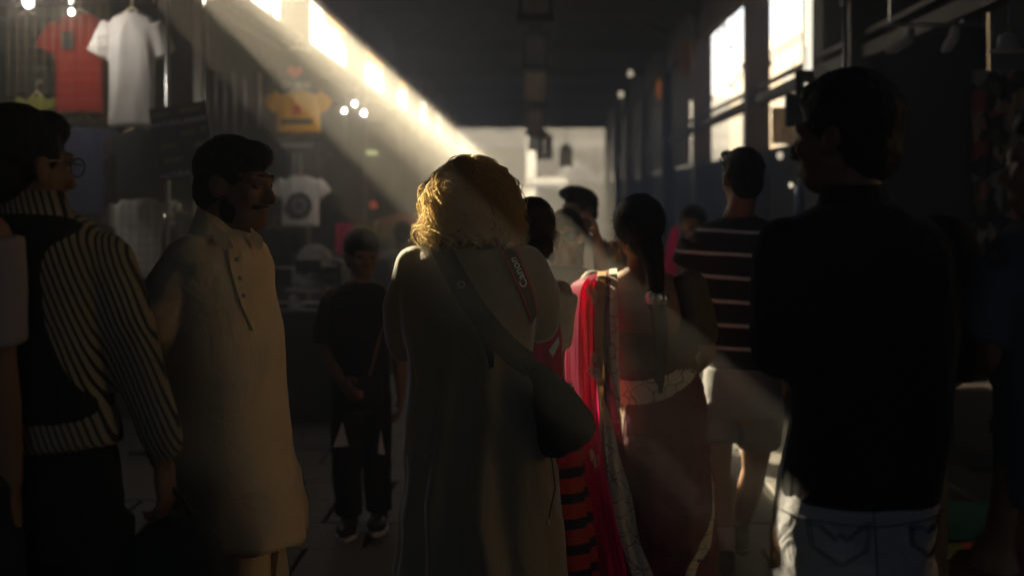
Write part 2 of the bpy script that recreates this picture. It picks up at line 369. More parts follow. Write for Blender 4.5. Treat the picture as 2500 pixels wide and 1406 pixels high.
# a dark kiosk, white parasols and a white boat-like awning in the square
kk = thing('dark_kiosk', 'dark blue grey kiosk at the right of the bright square', 'kiosk', (3.1, 54, 0))
gg = Geo(); gg.box((.2, 1.2, 1.72), (1.9, 2.4, 3.44)); part('body', gg, M['slate'], kk)
gg = Geo(); gg.box((.2, 1.2, 3.5), (2.2, 2.8, .12)); part('roof', gg, M['slate'], kk)
gg = Geo(); gg.box((.2, -.02, 1.6), (1.5, .06, 1.1)); part('hatch', gg, M['glass'], kk)
def parasol(label, x, Y, z, r, h):
    t = thing('parasol', label, 'parasol', (x, Y, 0), 'white parasols in the square')
    gg = Geo(); R = []
    for rr, zz in ((r, z - h), (r * .62, z - h * .55), (r * .3, z - h * .2), (.03, z)):
        R.append([(rr * math.cos(a), rr * math.sin(a), zz + (.06 * r * abs(math.sin(a * 4)) if rr == r else 0)) for a in np.linspace(0, 2 * math.pi, 32, endpoint=False)])
    gg.rings(R, cap=False); part('canopy', gg, M['canvas'], t)
    gg = Geo(); gg.limb([(0, 0, 0, .03), (0, 0, z, .03)], n=8, ends=False); part('pole', gg, M['steel'], t)
parasol('tall white sunlit parasol in the middle of the bright square', 1.55, 52, 3.0, 1.0, .8)
parasol('smaller white parasol in front of the dark kiosk', 2.75, 53, 2.85, .55, .7)
aw = thing('stall_awning', 'low white sunlit awning left of the tall parasol in the square', 'awning', (.55, 51, 0))
gg = Geo(); gg.rings([[(x, y, z) for y, z in ((-1.0, 2.30), (1.0, 1.98), (1.0, 2.02), (-1.0, 2.34))] for x in (-.75, .7)]); part('cloth', gg, M['canvas'], aw)
for x in (-.7, .65):
    for y, z in ((-.95, 2.29), (.95, 1.98)):
        gg = Geo(); gg.limb([(x, y, 0, .025), (x, y, z, .025)], n=6, ends=False); part('leg', gg, M['steel'], aw)
# ------------------------------------------------------------------ the dusty air
hz = bpy.data.materials.new('dusty_air'); hz.use_nodes = True; nt = hz.node_tree; nt.nodes.clear()
ho = nt.nodes.new('ShaderNodeOutputMaterial'); pv = nt.nodes.new('ShaderNodeVolumePrincipled')
pv.inputs['Color'].default_value = (1, .96, .90, 1); pv.inputs['Density'].default_value = 0.028; pv.inputs['Anisotropy'].default_value = .6
nt.links.new(pv.outputs[0], ho.inputs['Volume'])
try: hz.cycles.homogeneous_volume = True
except Exception: pass
gg = Geo(); gg.box((0, 60, 2.8), (156, 196, 8.0)); ho_ = part('haze', gg, hz); tag(ho_, kind='stuff')
ho_.display_type = 'WIRE'
# ------------------------------------------------------------------ people: helpers
def skin_mat(name, c): return mat(name, c, .55, .12, 14, .08, 120, spec=.35)
M['skin_fair'] = skin_mat('skin_fair', (.55, .34, .22)); M['skin_brown'] = skin_mat('skin_brown', (.27, .135, .07)); M['skin_dark'] = skin_mat('skin_dark', (.17, .085, .045))
M['hair_black'] = mat('hair_black', (.009, .007, .006), .5, .3, 30, .5, 160, spec=.12)
M['hair_brown'] = mat('hair_brown', (.022, .013, .008), .5, .3, 30, .5, 160, spec=.2)
M['leather'] = mat('black_leather', (.012, .012, .013), .5, .3, 20, .2, 90)
M['shoe'] = mat('dark_shoe', (.02, .018, .017), .5, .3, 10)
M['sole'] = mat('white_sole', (.7, .68, .65), .7)
M['clear'] = mat('spectacle_glass', (.1, .1, .1), .05, spec=.5, transp=.88)
M['eye'] = mat('eye', (.02, .015, .012), .15, spec=.6)

def Rz(t): return np.array([[math.cos(t), -math.sin(t), 0], [math.sin(t), math.cos(t), 0], [0, 0, 1]])
def Rx(t): return np.array([[1, 0, 0], [0, math.cos(t), -math.sin(t)], [0, math.sin(t), math.cos(t)]])
def Ry(t): return np.array([[math.cos(t), 0, math.sin(t)], [0, 1, 0], [-math.sin(t), 0, math.cos(t)]])
def hrot(yaw, pitch=0, roll=0): return Rz(math.radians(yaw)) @ Rx(math.radians(pitch)) @ Ry(math.radians(roll))

class Fig:
    """a person: px0 = photo column of the middle, Y = distance"""
    def __init__(s, px0, Y, label, name='person'):
        s.px0, s.Y, s.s = px0, Y, FPX / Y
        s.X = (px0 - VX) / s.s; s.root = thing(name, label, 'person', (s.X, Y, 0))
    def P(s, px, py, dy=0.0):
        k = (s.Y + dy) / FPX; return np.array([(px - VX) * k - s.X, dy, CH - (py - VY) * k])
    def L(s, pts):                       # limb: (px, py, dy, radius in metres)
        return [tuple(s.P(a, b, c)) + (r,) for a, b, c, r in pts]
    def rows(s, rr):                     # torso rows: (py, left, right, depth radius[, dy])
        o = []
        for q in rr:
            py, l, r, ry = q[:4]; dy = q[4] if len(q) > 4 else 0
            c = s.P((l + r) / 2, py, dy); o.append((c[2], c[0], dy, (r - l) / 2 / s.s, ry))
        return o
    def add(s, name, me, m, parent=None): return obj(name, me, m, parent or s.root)

def head(g, c, R, H=.235, beard=False, female=False):
    k = H / .235; c = np.array(c)
    def T(p): return c + (R @ (np.array(p) * k))
    def E(p, r, rot=None): g.ell(T(p), np.array(r) * k, R if rot is None else R @ rot, 18, 12)
    E((0, -.022, .030), (.076, .097, .086)); E((0, .028, -.025), (.063, .066, .085)); E((0, .045, -.082), (.043 if female else .048, .044, .034))
    E((0, .010, -.06), (.058, .06, .05))
    g.limb([tuple(T((x, y, .022))) + (.013 * k,) for x, y in ((-.047, .070), (-.02, .085), (0, .087), (.02, .085), (.047, .070))], 8)
    g.limb([tuple(T((0, .086, .018))) + (.009 * k,), tuple(T((0, .100, -.008))) + (.010 * k,), tuple(T((0, .113, -.030))) + (.0135 * k,)], 8)
    for x in (-1, 1):
        E((x * .012, .098, -.035), (.010, .012, .009)); E((x * .042, .064, -.022), (.022, .022, .02))
        E((x * .077, -.008, -.012), (.009, .022, .033), Rz(x * .35)); g.limb([tuple(T((x * .083, -.026, .012))) + (.005 * k,), tuple(T((x * .086, -.03, -.008))) + (.005 * k,), tuple(T((x * .08, -.018, -.035))) + (.006 * k,)], 6)
    for z, r in ((-.060, .0075), (-.072, .009)):
        g.limb([tuple(T((x, y, z))) + (r * k * q,) for x, y, q in ((-.024, .080, .6), (-.008, .094, 1), (.008, .094, 1), (.024, .080, .6))], 6)
    if beard: E((0, .040, -.085), (.054, .058, .048))
def eyes(fig, c, R, H, parent):
    k = H / .235
    for x in (-1, 1):
        g = Geo(); g.ell(np.array(c) + R @ (np.array((x * .031, .074, .002)) * k), (.0125 * k,) * 3); fig.add('eye', smooth(fixn(g.mesh('eye'))), M['eye'], parent)

def hand(g, w, d, n, k=1.0, curl=.5):
    w = np.array(w); d = np.array(d, float); d /= np.linalg.norm(d); n = np.array(n, float); n -= d * (n @ d); n /= np.linalg.norm(n); l = np.cross(d, n)
    R = np.c_[l, d, n]
    g.ell(w + d * .048 * k, (.040 * k, .056 * k, .017 * k), R, 14, 10)
    for off, ln, b in ((-.030, .060, .082), (-.010, .072, .092), (.010, .078, .094), (.029, .068, .088)):
        p = w + d * b * k + l * off * k; a = curl * .5; pts = [tuple(p - d * .03 * k) + (.0105 * k,), tuple(p) + (.0100 * k,)]
        for seg, rr in ((.45, .0095), (.32, .0088), (.23, .008)):
            dd = d * math.cos(a) + n * math.sin(a); p = p + dd * ln * seg * k; pts.append(tuple(p) + (rr * k,)); a += curl * .7
        g.limb(pts, 8)
    p = w + d * .025 * k + l * .032 * k
    q = p + (l * .6 + d * .7 + n * .35) * .036 * k; r = q + (d * .85 + n * .5 + l * .1) * .03 * k
    g.limb([tuple(p) + (.013 * k,), tuple(q) + (.0115 * k,), tuple(r) + (.009 * k,)], 8)

def body(fig, skin, hc, R, H, neck, sh, el, wr, hip, kn, an, hands=(), voxel=.007, torso=None, beard=False, female=False, rs=1.0, wrad=.027):
    """one continuous skin figure: head, neck, trunk, arms with hands, legs with feet (points in local metres)"""
    g = Geo(); head(g, hc, R, H, beard, female)
    nb = np.array(neck); hcv = np.array(hc)
    top = hcv + R @ (np.array((0, -.02, -.075)) * H / .235)
    nr = .05 if female else .058
    g.limb([tuple(top) + (nr,), tuple((top + nb) / 2) + (nr * .98,), tuple(nb) + (nr * 1.2,)], 14)
    if torso is not None: g.loft(torso)
    else:
        sc = (np.array(sh[0]) + np.array(sh[1])) / 2; hp = (np.array(hip[0]) + np.array(hip[1])) / 2; w = abs(sh[0][0] - sh[1][0]) / 2
        g.loft([(hp[2] - .08, hp[0], hp[1], .12, .09), (hp[2] + .05, hp[0], hp[1], .13, .095), (hp[2] + .22, (hp[0] + sc[0]) / 2, (hp[1] + sc[1]) / 2, .115, .085), (sc[2] - .12, sc[0], sc[1], w * .8, .09), (sc[2], sc[0], sc[1], w * .85, .07), (nb[2], nb[0], nb[1], .05, .05)], 20)
    for i in (0, 1):
        if el[i] is not None:
            g.limb([tuple(sh[i]) + (.048 * rs,), tuple((np.array(sh[i]) + np.array(el[i])) / 2) + (.043 * rs,), tuple(el[i]) + (.036 * rs,)], 12)
            m = np.array(el[i]) * .65 + np.array(wr[i]) * .35
            g.limb([tuple(el[i]) + (.036 * rs,), tuple(m) + (.038 * rs,), tuple(wr[i]) + (wrad * rs,)], 12)
        if kn[i] is not None:
            g.limb([tuple(hip[i]) + (.078 * rs,), tuple((np.array(hip[i]) + np.array(kn[i])) / 2) + (.068 * rs,), tuple(kn[i]) + (.05 * rs,)], 14)
            m = np.array(kn[i]) * .65 + np.array(an[i]) * .35
            g.limb([tuple(kn[i]) + (.05 * rs,), tuple(m) + (.052 * rs,), tuple(an[i]) + (.034 * rs,)], 12)
    for (i, d, n, curl) in hands: hand(g, wr[i], d, n, rs, curl)
    me = remesh(g, voxel, 3, .5); return fig.add('body', me, skin)

def shoe(fig, an, yaw, m, sole=None, name='shoe'):
    a = np.array(an); R = Rz(math.radians(yaw)); g = Geo()
    T = lambda p: np.array((a[0], a[1], 0)) + R @ np.array(p)
    g.ell(T((0, -.02, .055)), (.042, .07, .05), R); g.ell(T((0, .09, .042)), (.047, .10, .036), R); g.ell(T((0, .05, .028)), (.044, .13, .026), R)
    g.limb([tuple(T((0, -.02, .06))) + (.042,), tuple(T((0, -.02, .1))) + (.042,)], 12)
    o = fig.add(name, remesh(g, .007, 3), m)
    g = Geo(); R_ = []
    for z, k in ((.003, 1.0), (.022, 1.02)):
        R_.append([T((k * .047 * math.cos(t) * (1 + .12 * math.sin(t)), .045 + k * .145 * math.sin(t), z)) for t in np.linspace(0, 2 * math.pi, 24, endpoint=False)])
    g.rings(R_); fig.add('sole', fixn(g.mesh('sole')), sole or M['shoe'], o)

def legs(fig, z0, x, dy, spread=.11, yaw=0, step=0.0):
    """default standing legs: (hips, knees, ankles) for feet flat on the ground"""
    hip = [np.array((x - .09, dy, z0)), np.array((x + .09, dy, z0))]
    an = [np.array((x - spread, dy - step, .09)), np.array((x + spread, dy + step, .09))]
    kn = [(hip[i] + an[i]) / 2 + np.array((0, .02, .02)) for i in (0, 1)]
    return hip, kn, an
def trousers(fig, hip, kn, an, m, top, r=(.105, .085, .075), voxel=.009, amp=.006, seed=1, cut=None, name='trousers', ry=.125, rx=.17):
    g = Geo(); c = (np.array(hip[0]) + np.array(hip[1])) / 2
    g.loft([(c[2] - .07, c[0], c[1], rx * .95, ry * .95), (c[2] + .02, c[0], c[1], rx, ry), (c[2] + .10, c[0], c[1], rx * .98, ry * .95), (top, c[0], c[1], rx * .9, ry * .88)], 24)
    for i in (0, 1):
        e = np.array(an[i]) if cut is None else np.array(kn[i]) + (np.array(kn[i]) - np.array(hip[i])) * cut
        if cut is None: g.limb([tuple(hip[i]) + (r[0],), tuple(kn[i]) + (r[1],), tuple(e + np.array((0, 0, .0))) + (r[2],)], 16, ends=False)
        else: g.limb([tuple(hip[i]) + (r[0],), tuple((np.array(hip[i]) + e) / 2) + (r[1] * 1.1,), tuple(e) + (r[1] * 1.12,)], 16, ends=False)
    me = remesh(g, voxel, 5); folds(me, amp, (8, 8, 11), seed); return fig.add(name, me, m)

def ribbon(path, nrm, width, thick=.003):
    """flat strap along path (N x 3) with surface normals nrm"""
    P = np.array(path); Nn = np.array(nrm); T = np.gradient(P, axis=0); R = []
    for k in range(len(P)):
        t = T[k] / (np.linalg.norm(T[k]) + 1e-9); n = Nn[k] - t * (Nn[k] @ t); n /= np.linalg.norm(n) + 1e-9; l = np.cross(t, n)
        w = (width[k] if hasattr(width, '__len__') else width) / 2
        R.append([P[k] - l * w, P[k] + l * w, P[k] + l * w + n * thick, P[k] - l * w + n * thick])
    g = Geo(); g.rings(R); return g, P, T, Nn
def proj(tree, pts, off=.004, side=-1):
    """lay points (x, ?, z) on the camera-facing (side = -1) surface of a mesh; keeps y where nothing is hit"""
    out = []; nr = []; last = None
    for p in pts:
        h = tree.ray_cast(Vector((p[0], side * 2.0, p[2])), Vector((0, -side, 0)))
        if h[0] is None:
            y = p[1] if last is None else last; out.append((p[0], y, p[2])); nr.append((0, side, 0))
        else:
            n = np.array(h[1]); n = n if n[1] * side > 0 else -n
            out.append(np.array(h[0]) + n * off); nr.append(n); last = out[-1][1]
    nr = np.array(nr)
    for _ in range(3):
        nr[1:-1] = (nr[:-2] + nr[1:-1] * 2 + nr[2:]) / 4
    return np.array(out), nr
def strands(polys, rad, taper=True):
    """hair: many 3-sided tubes; polys = (S, N, 3), rad = (S,)"""
    A = np.array(polys); S, N, _ = A.shape; T = np.gradient(A, axis=1); T /= np.linalg.norm(T, axis=2, keepdims=True) + 1e-9
    up = np.array((.2, .5, .84)); u = up - T * (T @ up)[..., None]; u /= np.linalg.norm(u, axis=2, keepdims=True) + 1e-9; w = np.cross(T, u)
    tp = np.ones(N) if not taper else np.clip(1.25 - np.linspace(0, 1, N) ** 2, .25, 1)
    r = np.array(rad)[:, None] * tp[None, :]
    V = np.stack([A + r[..., None] * (math.cos(a) * u + math.sin(a) * w) for a in (0, 2.094, 4.189)], axis=2).reshape(-1, 3)
    idx = np.arange(S * N * 3).reshape(S, N, 3); a = idx[:, :-1]; b = idx[:, 1:]; F = []
    for k in range(3):
        k2 = (k + 1) % 3; F.append(np.stack([a[..., k], a[..., k2], b[..., k2], b[..., k]], axis=-1).reshape(-1, 4))
    F = np.concatenate(F); me = bpy.data.meshes.new('hair')
    me.vertices.add(len(V)); me.vertices.foreach_set('co', V.ravel()); nl = len(F) * 4
    me.loops.add(nl); me.loops.foreach_set('vertex_index', F.ravel().astype(np.int32)); me.polygons.add(len(F))
    me.polygons.foreach_set('loop_start', np.arange(0, nl, 4, dtype=np.int32)); me.polygons.foreach_set('loop_total', np.full(len(F), 4, dtype=np.int32))
    me.update(calc_edges=True); smooth(me); return me
def hair_cap(fig, c, R, H, m, parent, style='short', voxel=.006, fuzz=500, fl=.022, name='hair', amp=.004):
    k = H / .235; c = np.array(c); g = Geo()
    T = lambda p: c + R @ (np.array(p) * k)
    E = lambda p, r: g.ell(T(p), np.array(r) * k, R)
    E((0, -.030, .036), (.084, .104, .090)); E((0, -.062, -.02), (.070, .062, .075))
    E((0, .035, .078), (.062, .052, .040))
    if style == 'long': E((0, -.055, -.05), (.083, .075, .10)); E((0, -.05, -.12), (.08, .06, .09))
    if style == 'bun': E((.02, -.11, -.06), (.045, .045, .045))
    if style == 'quiff': E((0, .075, .098), (.058, .045, .036)); E((0, .03, .105), (.066, .07, .035))
    if style == 'curly': E((0, -.02, .06), (.088, .10, .08))
    me = remesh(g, voxel, 3); folds(me, amp, (60, 60, 40), 5); o = fig.add(name, me, m, parent)
    if fuzz:
        P = coords(me); Nn = normals(me); i = RNG.integers(0, len(P), fuzz)
        tang = RNG.normal(0, 1, (fuzz, 3)); tang -= Nn[i] * (tang * Nn[i]).sum(1, keepdims=True); tang /= np.linalg.norm(tang, axis=1, keepdims=True)
        t = np.linspace(0, 1, 6)[None, :, None]; L = RNG.uniform(.4, 1, fuzz)[:, None, None] * fl
        A = (P[i] - Nn[i] * .003)[:, None] + Nn[i][:, None] * t * L * .55 + tang[:, None] * t ** 1.5 * L * .9 + np.array((0, 0, -1.)) * (t ** 2) * L * .35
        tag(fig.add('stray_hair', strands(A, RNG.uniform(.0006, .001, fuzz)), m, o), kind='stuff')
    return o
def sheet(name, fig, edges, ts, m, nv=60, fold=.006, seed=0, dy=None, nu=10, parent=None, pleat=0.0, pn=9):
    """hanging cloth between two pixel polylines; dy(u, v) = depth of the surface"""
    A = crv(edges[0], nv); B = crv(edges[1], nv); v = []
    for j in range(nv):
        for i in range(nu):
            u = i / (nu - 1); p = A[j] * (1 - u) + B[j] * u; d = dy(u, j / (nv - 1)) + pleat * (.45 + .55 * math.sin(u * 7 + j * .035) ** 2) * (math.sin(u * pn * 6.283 + 1.6 * math.sin(j * .06 + u * 4 + seed) + 2.2 * math.sin(u * 5.3 + 1)) + .5 * math.sin(u * pn * 2.7 * 6.283 + j * .04)) * min(1, .25 + j / (nv * .3)) + fold * (math.sin(u * 9 + j * .12 + seed) + .6 * math.sin(u * 17 - j * .2 + seed * 2)) * min(1, j / (nv * .25))
            v.append(fig.P(p[0], p[1], d))
    g = Geo(); g.add(v, [(j * nu + i, j * nu + i + 1, (j + 1) * nu + i + 1, (j + 1) * nu + i) for j in range(nv - 1) for i in range(nu - 1)])
    me = smooth(g.mesh(name))
    return fig.add(name, me, m, parent)
# ================================================================== the photographer with curly fair hair
M['coat'] = mat('olive_coat', (.23, .19, .12), .9, .12, 7, .25, 260, trans=.05, sheen=.9, crease=.4, cscale=(8, 8, 3.5))
M['dark_trousers'] = mat('dark_trousers', (.03, .03, .035), .9, .2, 8, .2, 200)
M['blond'] = mat('fair_hair', (.17, .09, .03), .34, .35, 40, spec=.6, trans=.82, tcol=(1.0, .82, .46), transp=.12)
M['blond_base'] = mat('fair_hair_base', (.06, .032, .013), .6, .4, 50, .6, 150)
M['bag_cloth'] = mat('black_canvas', (.016, .017, .019), .8, .3, 20, .3, 200)
M['red_edge'] = mat('red_strap_edge', (.42, .035, .02), .7)
M['print_white'] = mat('white_print', (.72, .7, .66), .8)
f = Fig(1150, 4.08, 'woman with curly sunlit fair hair seen from behind in a long olive coat')
hc = f.P(1148, 503, -.02); R = hrot(-6)
hip, kn, an = legs(f, .86, 0, .01)
sh = [f.P(1010, 655), f.P(1285, 655)]; el = [f.P(990, 835, .05), f.P(1320, 785, .07)]; wr = [f.P(1100, 720, .36), f.P(1215, 700, .37)]
b = body(f, M['skin_fair'], hc, R, .225, f.P(1150, 612, .01), sh, el, wr, hip, kn, an, female=True,
         hands=[(0, (.5, .5, .6), (.6, -.3, .1), .9), (1, (-.5, .5, .6), (-.6, -.3, .1), .9)])
g = Geo(); g.loft(f.rows([(594, 1100, 1200, .058), (606, 1072, 1236, .075), (618, 1025, 1278, .09), (634, 992, 1306, .105), (660, 974, 1318, .115), (720, 972, 1312, .13), (790, 985, 1300, .13), (860, 1000, 1294, .125), (920, 1004, 1300, .127), (1000, 1000, 1322, .14), (1100, 993, 1342, .155), (1220, 985, 1352, .168), (1340, 978, 1360, .178), (1480, 968, 1368, .185)]), 40)
g.limb(f.L([(1012, 660, 0, .063), (990, 750, .02, .058), (992, 838, .05, .052)])); g.limb(f.L([(992, 838, .05, .052), (1060, 770, .24, .047), (1098, 722, .34, .038)]))
g.limb(f.L([(1282, 662, 0, .066), (1308, 720, .03, .060), (1318, 782, .07, .058)])); g.limb(f.L([(1318, 782, .07, .056), (1265, 735, .24, .05), (1220, 704, .34, .04)]))
coat = remesh(g, .0075, 6); folds(coat, .015, (7, 7, 3.2), 2, skirt=(1.2, .35, .034, 9), diag=.45)
co = f.add('coat', coat, M['coat']); T = bvh(coat)
# collar lying under the hair
g = Geo(); R_ = []
for z, k in ((0, 1.0), (.028, .96), (.03, 1.06), (-.028, 1.28)):
    R_.append([f.P(1150, 600, .0) + np.array((.075 * k * math.cos(t), .066 * k * math.sin(t), z + .008 * math.sin(t))) for t in np.linspace(0, 2 * math.pi, 36, endpoint=False)])
g.rings(R_, cap=False); f.add('collar', smooth(g.mesh('collar')), M['coat'], co)
trousers(f, hip, kn, an, M['dark_trousers'], 1.0, (.085, .075, .07))
for a in an: shoe(f, a, -3, M['shoe'])
def seam(pts, nm='seam', wd=.004):
    P_ = crv([f.P(a, b_, 0) for a, b_ in pts], 60); pp, nn = proj(T, P_, -.0005); g = ribbon(pp, nn, wd, .0022)[0]; f.add(nm, fixn(g.mesh(nm)), M['coat'], co)
seam([(985, 690), (1060, 676), (1150, 672), (1240, 676), (1312, 692)]); seam([(1150, 674), (1149, 800), (1152, 950), (1156, 1150), (1160, 1380)]); seam([(1030, 640), (1015, 720), (1012, 800)]); seam([(1272, 640), (1288, 720), (1290, 800)])
# hair: a dark core and curled locks
g = Geo(); E = lambda px, py, dy, rx, ry, rz: g.ell(f.P(px, py, dy), (rx, ry, rz))
E(1150, 482, -.012, .088, .100, .090); E(1098, 556, -.02, .050, .070, .070); E(1202, 556, -.02, .050, .070, .070); E(1150, 560, -.04, .095, .065, .070); E(1150, 520, -.03, .112, .09, .07)
core = remesh(g, .008, 4); folds(core, .012, (26, 26, 18), 8); hair = f.add('hair', core, M['blond_base'])
cc = f.P(1150, 486, -.012); polys = []; rads = []
NP = 28; tt = np.linspace(0, 1, NP)
def hair_path(th, ph0, ph1, ex):
    ph = ph0 + (ph1 - ph0) * tt; pm = np.minimum(ph, 1.60); dr = np.clip(ph - 1.45, 0, 2)
    flare = 1 + .36 * np.clip((ph - .7) / 1.3, 0, 1) ** 1.1
    return np.c_[cc[0] + .098 * ex * np.sin(pm) * math.cos(th) * flare, cc[1] + .112 * ex * np.sin(pm) * math.sin(th) * (1 + .02 * tt), cc[2] + .108 * ex * np.cos(np.minimum(ph, 1.8)) - dr * .115]
for ci in range(250):
    th = RNG.uniform(0, 2 * math.pi); ph0 = RNG.uniform(.03, 1.0); ph1 = RNG.uniform(1.7, 2.45)
    if math.sin(th) > .45: ph1 = RNG.uniform(1.0, 1.5) if abs(math.cos(th)) < .6 else ph1
    ex = RNG.uniform(.95, 1.07); base = hair_path(th, ph0, ph1, ex)
    turns = RNG.uniform(2.0, 4.0); p0 = RNG.uniform(0, 6.28); am = (.003 + .017 * tt ** .8) * RNG.uniform(.6, 1.25)
    rd = np.array((math.cos(th), math.sin(th), 0)); tg = np.array((-math.sin(th), math.cos(th), 0))
    guide = base + (np.cos(turns * 6.28 * tt + p0) * am)[:, None] * rd + (np.sin(turns * 6.28 * tt + p0) * am * 1.3)[:, None] * tg
    for s_ in range(13):
        o1, o2 = RNG.normal(0, .0026, 2); wv = RNG.normal(0, .0012, (NP, 3)).cumsum(0) * .25
        polys.append(guide + o1 * rd + o2 * tg + wv + np.array((0, 0, RNG.normal(0, .006)))); rads.append(RNG.uniform(.0005, .0010))
for ci in range(330):                                               # a looser outer shell that lets the light through
    th = RNG.uniform(0, 2 * math.pi); base = hair_path(th, RNG.uniform(.05, .9), RNG.uniform(1.5, 2.5), RNG.uniform(1.04, 1.2)); turns = RNG.uniform(1.5, 4); p0 = RNG.uniform(0, 6.28); am = (.004 + .016 * tt) * RNG.uniform(.5, 1.4)
    rd = np.array((math.cos(th), math.sin(th), .3)); tg = np.array((-math.sin(th), math.cos(th), 0))
    base = base + (np.cos(turns * 6.28 * tt + p0) * am)[:, None] * rd + (np.sin(turns * 6.28 * tt + p0) * am)[:, None] * tg; base[0] = base[0] * .5 + (cc + (base[0] - cc) * .9) * .5
    for s_ in range(2): polys.append(base + RNG.normal(0, .0025, 3)); rads.append(RNG.uniform(.0009, .0014))
for ci in range(620):                                               # flyaway hairs round the outline
    th = RNG.uniform(0, 2 * math.pi); k0 = RNG.integers(2, NP - 3); bp_ = hair_path(th, .05, 2.2, 1.04); p = bp_[k0]; d = p - np.array((cc[0], cc[1], min(cc[2], p[2]))); d /= np.linalg.norm(d)
    tg = RNG.normal(0, 1, 3); tg -= d * (tg @ d); tg /= np.linalg.norm(tg); L = RNG.uniform(.012, .05) * (1.3 if RNG.random() < .15 else 1); cu = RNG.uniform(1, 6)
    A = p + d * (tt[:, None] * L * .5) + tg * (np.sin(tt * cu) / cu * L)[:, None] + np.array((0, 0, -.5)) * (tt[:, None] ** 2) * L
    polys.append(A); rads.append(RNG.uniform(.0009, .0014))
tag(f.add('curls', strands(polys, rads), M['blond'], hair), kind='stuff')

# her camera, hanging from a strap with lettering
ca = thing('camera', 'camera on a black strap with red edges worn over the fair haired woman\'s right shoulder', 'camera', (f.X, f.Y, 0))
cp = f.P(1160, 690, .42)
g = Geo(); g.box(cp, (.14, .06, .10)); g.box(cp + np.array((0, 0, .06)), (.06, .055, .035)); o = part('camera_body', g, M['leather'], ca)
g = Geo(); g.limb([tuple(cp + np.array((0, .03, 0))) + (.04,), tuple(cp + np.array((0, .13, 0))) + (.038,)], 20, ends=False); part('lens', g, M['leather'], o, True)
pth = crv([f.P(*q) for q in ((1236, 612, 0), (1247, 628, 0), (1262, 660, 0), (1276, 695, 0), (1289, 735, 0), (1298, 775, 0))], 40); pp, nn = proj(T, pth, .006)
front = np.array([cp + np.array((.07, .0, .05)), f.P(1215, 660, .20), f.P(1222, 616, .11), f.P(1228, 601, .05)]); fr = crv(np.vstack([front, pp[:1]]), 14)[:-1]
fn = np.array([(0, .8, .6)] * 9 + [(0, .4, .9)] * 2 + [(0, -.1, 1)] * 2)
P_ = np.vstack([fr, pp]); N_ = np.vstack([fn, nn]); 
g, P_, T_, N_ = ribbon(P_, N_, .050, .003); st = part('strap', g, M['leather'], ca, False)
tl = T_ / np.linalg.norm(T_, axis=1, keepdims=True); lat = np.cross(tl, N_); lat /= np.linalg.norm(lat, axis=1, keepdims=True)
for s_ in (-1, 1):
    g = ribbon(P_ + lat * s_ * .0225 + N_ * .0032, N_, .006, .0015)[0]; part('red_edge', g, M['red_edge'], st)
tm = textmesh('Canon', .047, .0004, .0006); V = coords(tm)           # lettering bent along the strap, reading upwards
pb = pp[4:]; seg = np.r_[0, np.cumsum(np.linalg.norm(np.diff(pb, axis=0), axis=1))]; mid = .066
Lb = lat[len(fr) + 4:]; Nb = nn[4:]; out = []
for x, y, z in V:
    u = mid - x * .72
    q = [np.interp(u, seg, pb[:, k]) for k in range(3)]; l = np.array([np.interp(u, seg, Lb[:, k]) for k in range(3)]); n = np.array([np.interp(u, seg, Nb[:, k]) for k in range(3)])
    sgn = 1 if l[0] < 0 else -1
    out.append(np.array(q) + l * sgn * y * .80 + n * (.0045 + z))
setco(tm, np.array(out)); obj('lettering', tm, M['print_white'], st)

# her shoulder bag with the broad strap across the back
bag = thing('shoulder_bag', 'black shoulder bag at the fair haired woman\'s hip, its broad strap across her back', 'bag', (f.X, f.Y, 0))
pth = crv([f.P(*q) for q in ((1082, 610, 0), (1095, 630, 0), (1130, 690, 0), (1170, 750, 0), (1215, 812, 0), (1258, 860, 0), (1290, 885, 0))], 60); pp, nn = proj(T, pth, .006)
end = np.array([f.P(1330, 930, -.09), f.P(1362, 962, -.06)]); P_ = np.vstack([np.array([f.P(1066, 604, .06)]), np.array([f.P(1074, 600, .02)]), pp, end]); N_ = np.vstack([[(0, .3, 1)], [(0, 0, 1)], nn, [(.3, -.9, .2)] * 2])
wd = np.interp(np.linspace(0, 1, len(P_)), [0, .5, .7, 1], [.058, .06, .066, .075])
g = ribbon(P_, N_, wd, .004)[0]; st = part('strap', g, M['bag_cloth'], bag)
g = Geo(); c = f.P(1133, 691, 0); c = proj(T, [c], .0125)[0][0]; rg = [c + np.array((.009 * math.cos(t), 0, .009 * math.sin(t))) for t in np.linspace(0, 6.283, 17)]; g.limb([tuple(q) + (.0018,) for q in rg], 6, ends=False); part('eyelet', g, M['steel'], st, True)
pth = crv([f.P(*q) for q in ((1172, 765, 0), (1185, 810, 0), (1197, 850, 0), (1200, 885, 0))], 20); pp, nn = proj(T, pth, .012); g = ribbon(pp, nn, np.linspace(.034, .012, 20), .003)[0]; part('strap_end', g, M['bag_cloth'], st)
g = Geo()
g.loft(f.rows([(1112, 1330, 1368, .035, -.09), (1100, 1322, 1392, .06, -.09), (1075, 1316, 1436, .072, -.09), (1045, 1312, 1453, .078, -.09), (1010, 1306, 1442, .075, -.09), (975, 1302, 1420, .066, -.09), (945, 1300, 1396, .055, -.09), (915, 1298, 1362, .045, -.09), (890, 1296, 1325, .03, -.09)]), 30, 2.6)
bm_ = remesh(g, .007, 5); folds(bm_, .005, (14, 14, 12), 4); bo = obj('pouch', bm_, M['bag_cloth'], bag)
g = Geo(); c = f.P(1384, 941, -.10); 
for dz in (0, -.008): g.limb([tuple(c + np.array((-.018, 0, dz - .006))) + (.0022,), tuple(c + np.array((.016, 0, dz + .008))) + (.0022,)], 8)
part('buckle', g, M['steel'], bo, True)
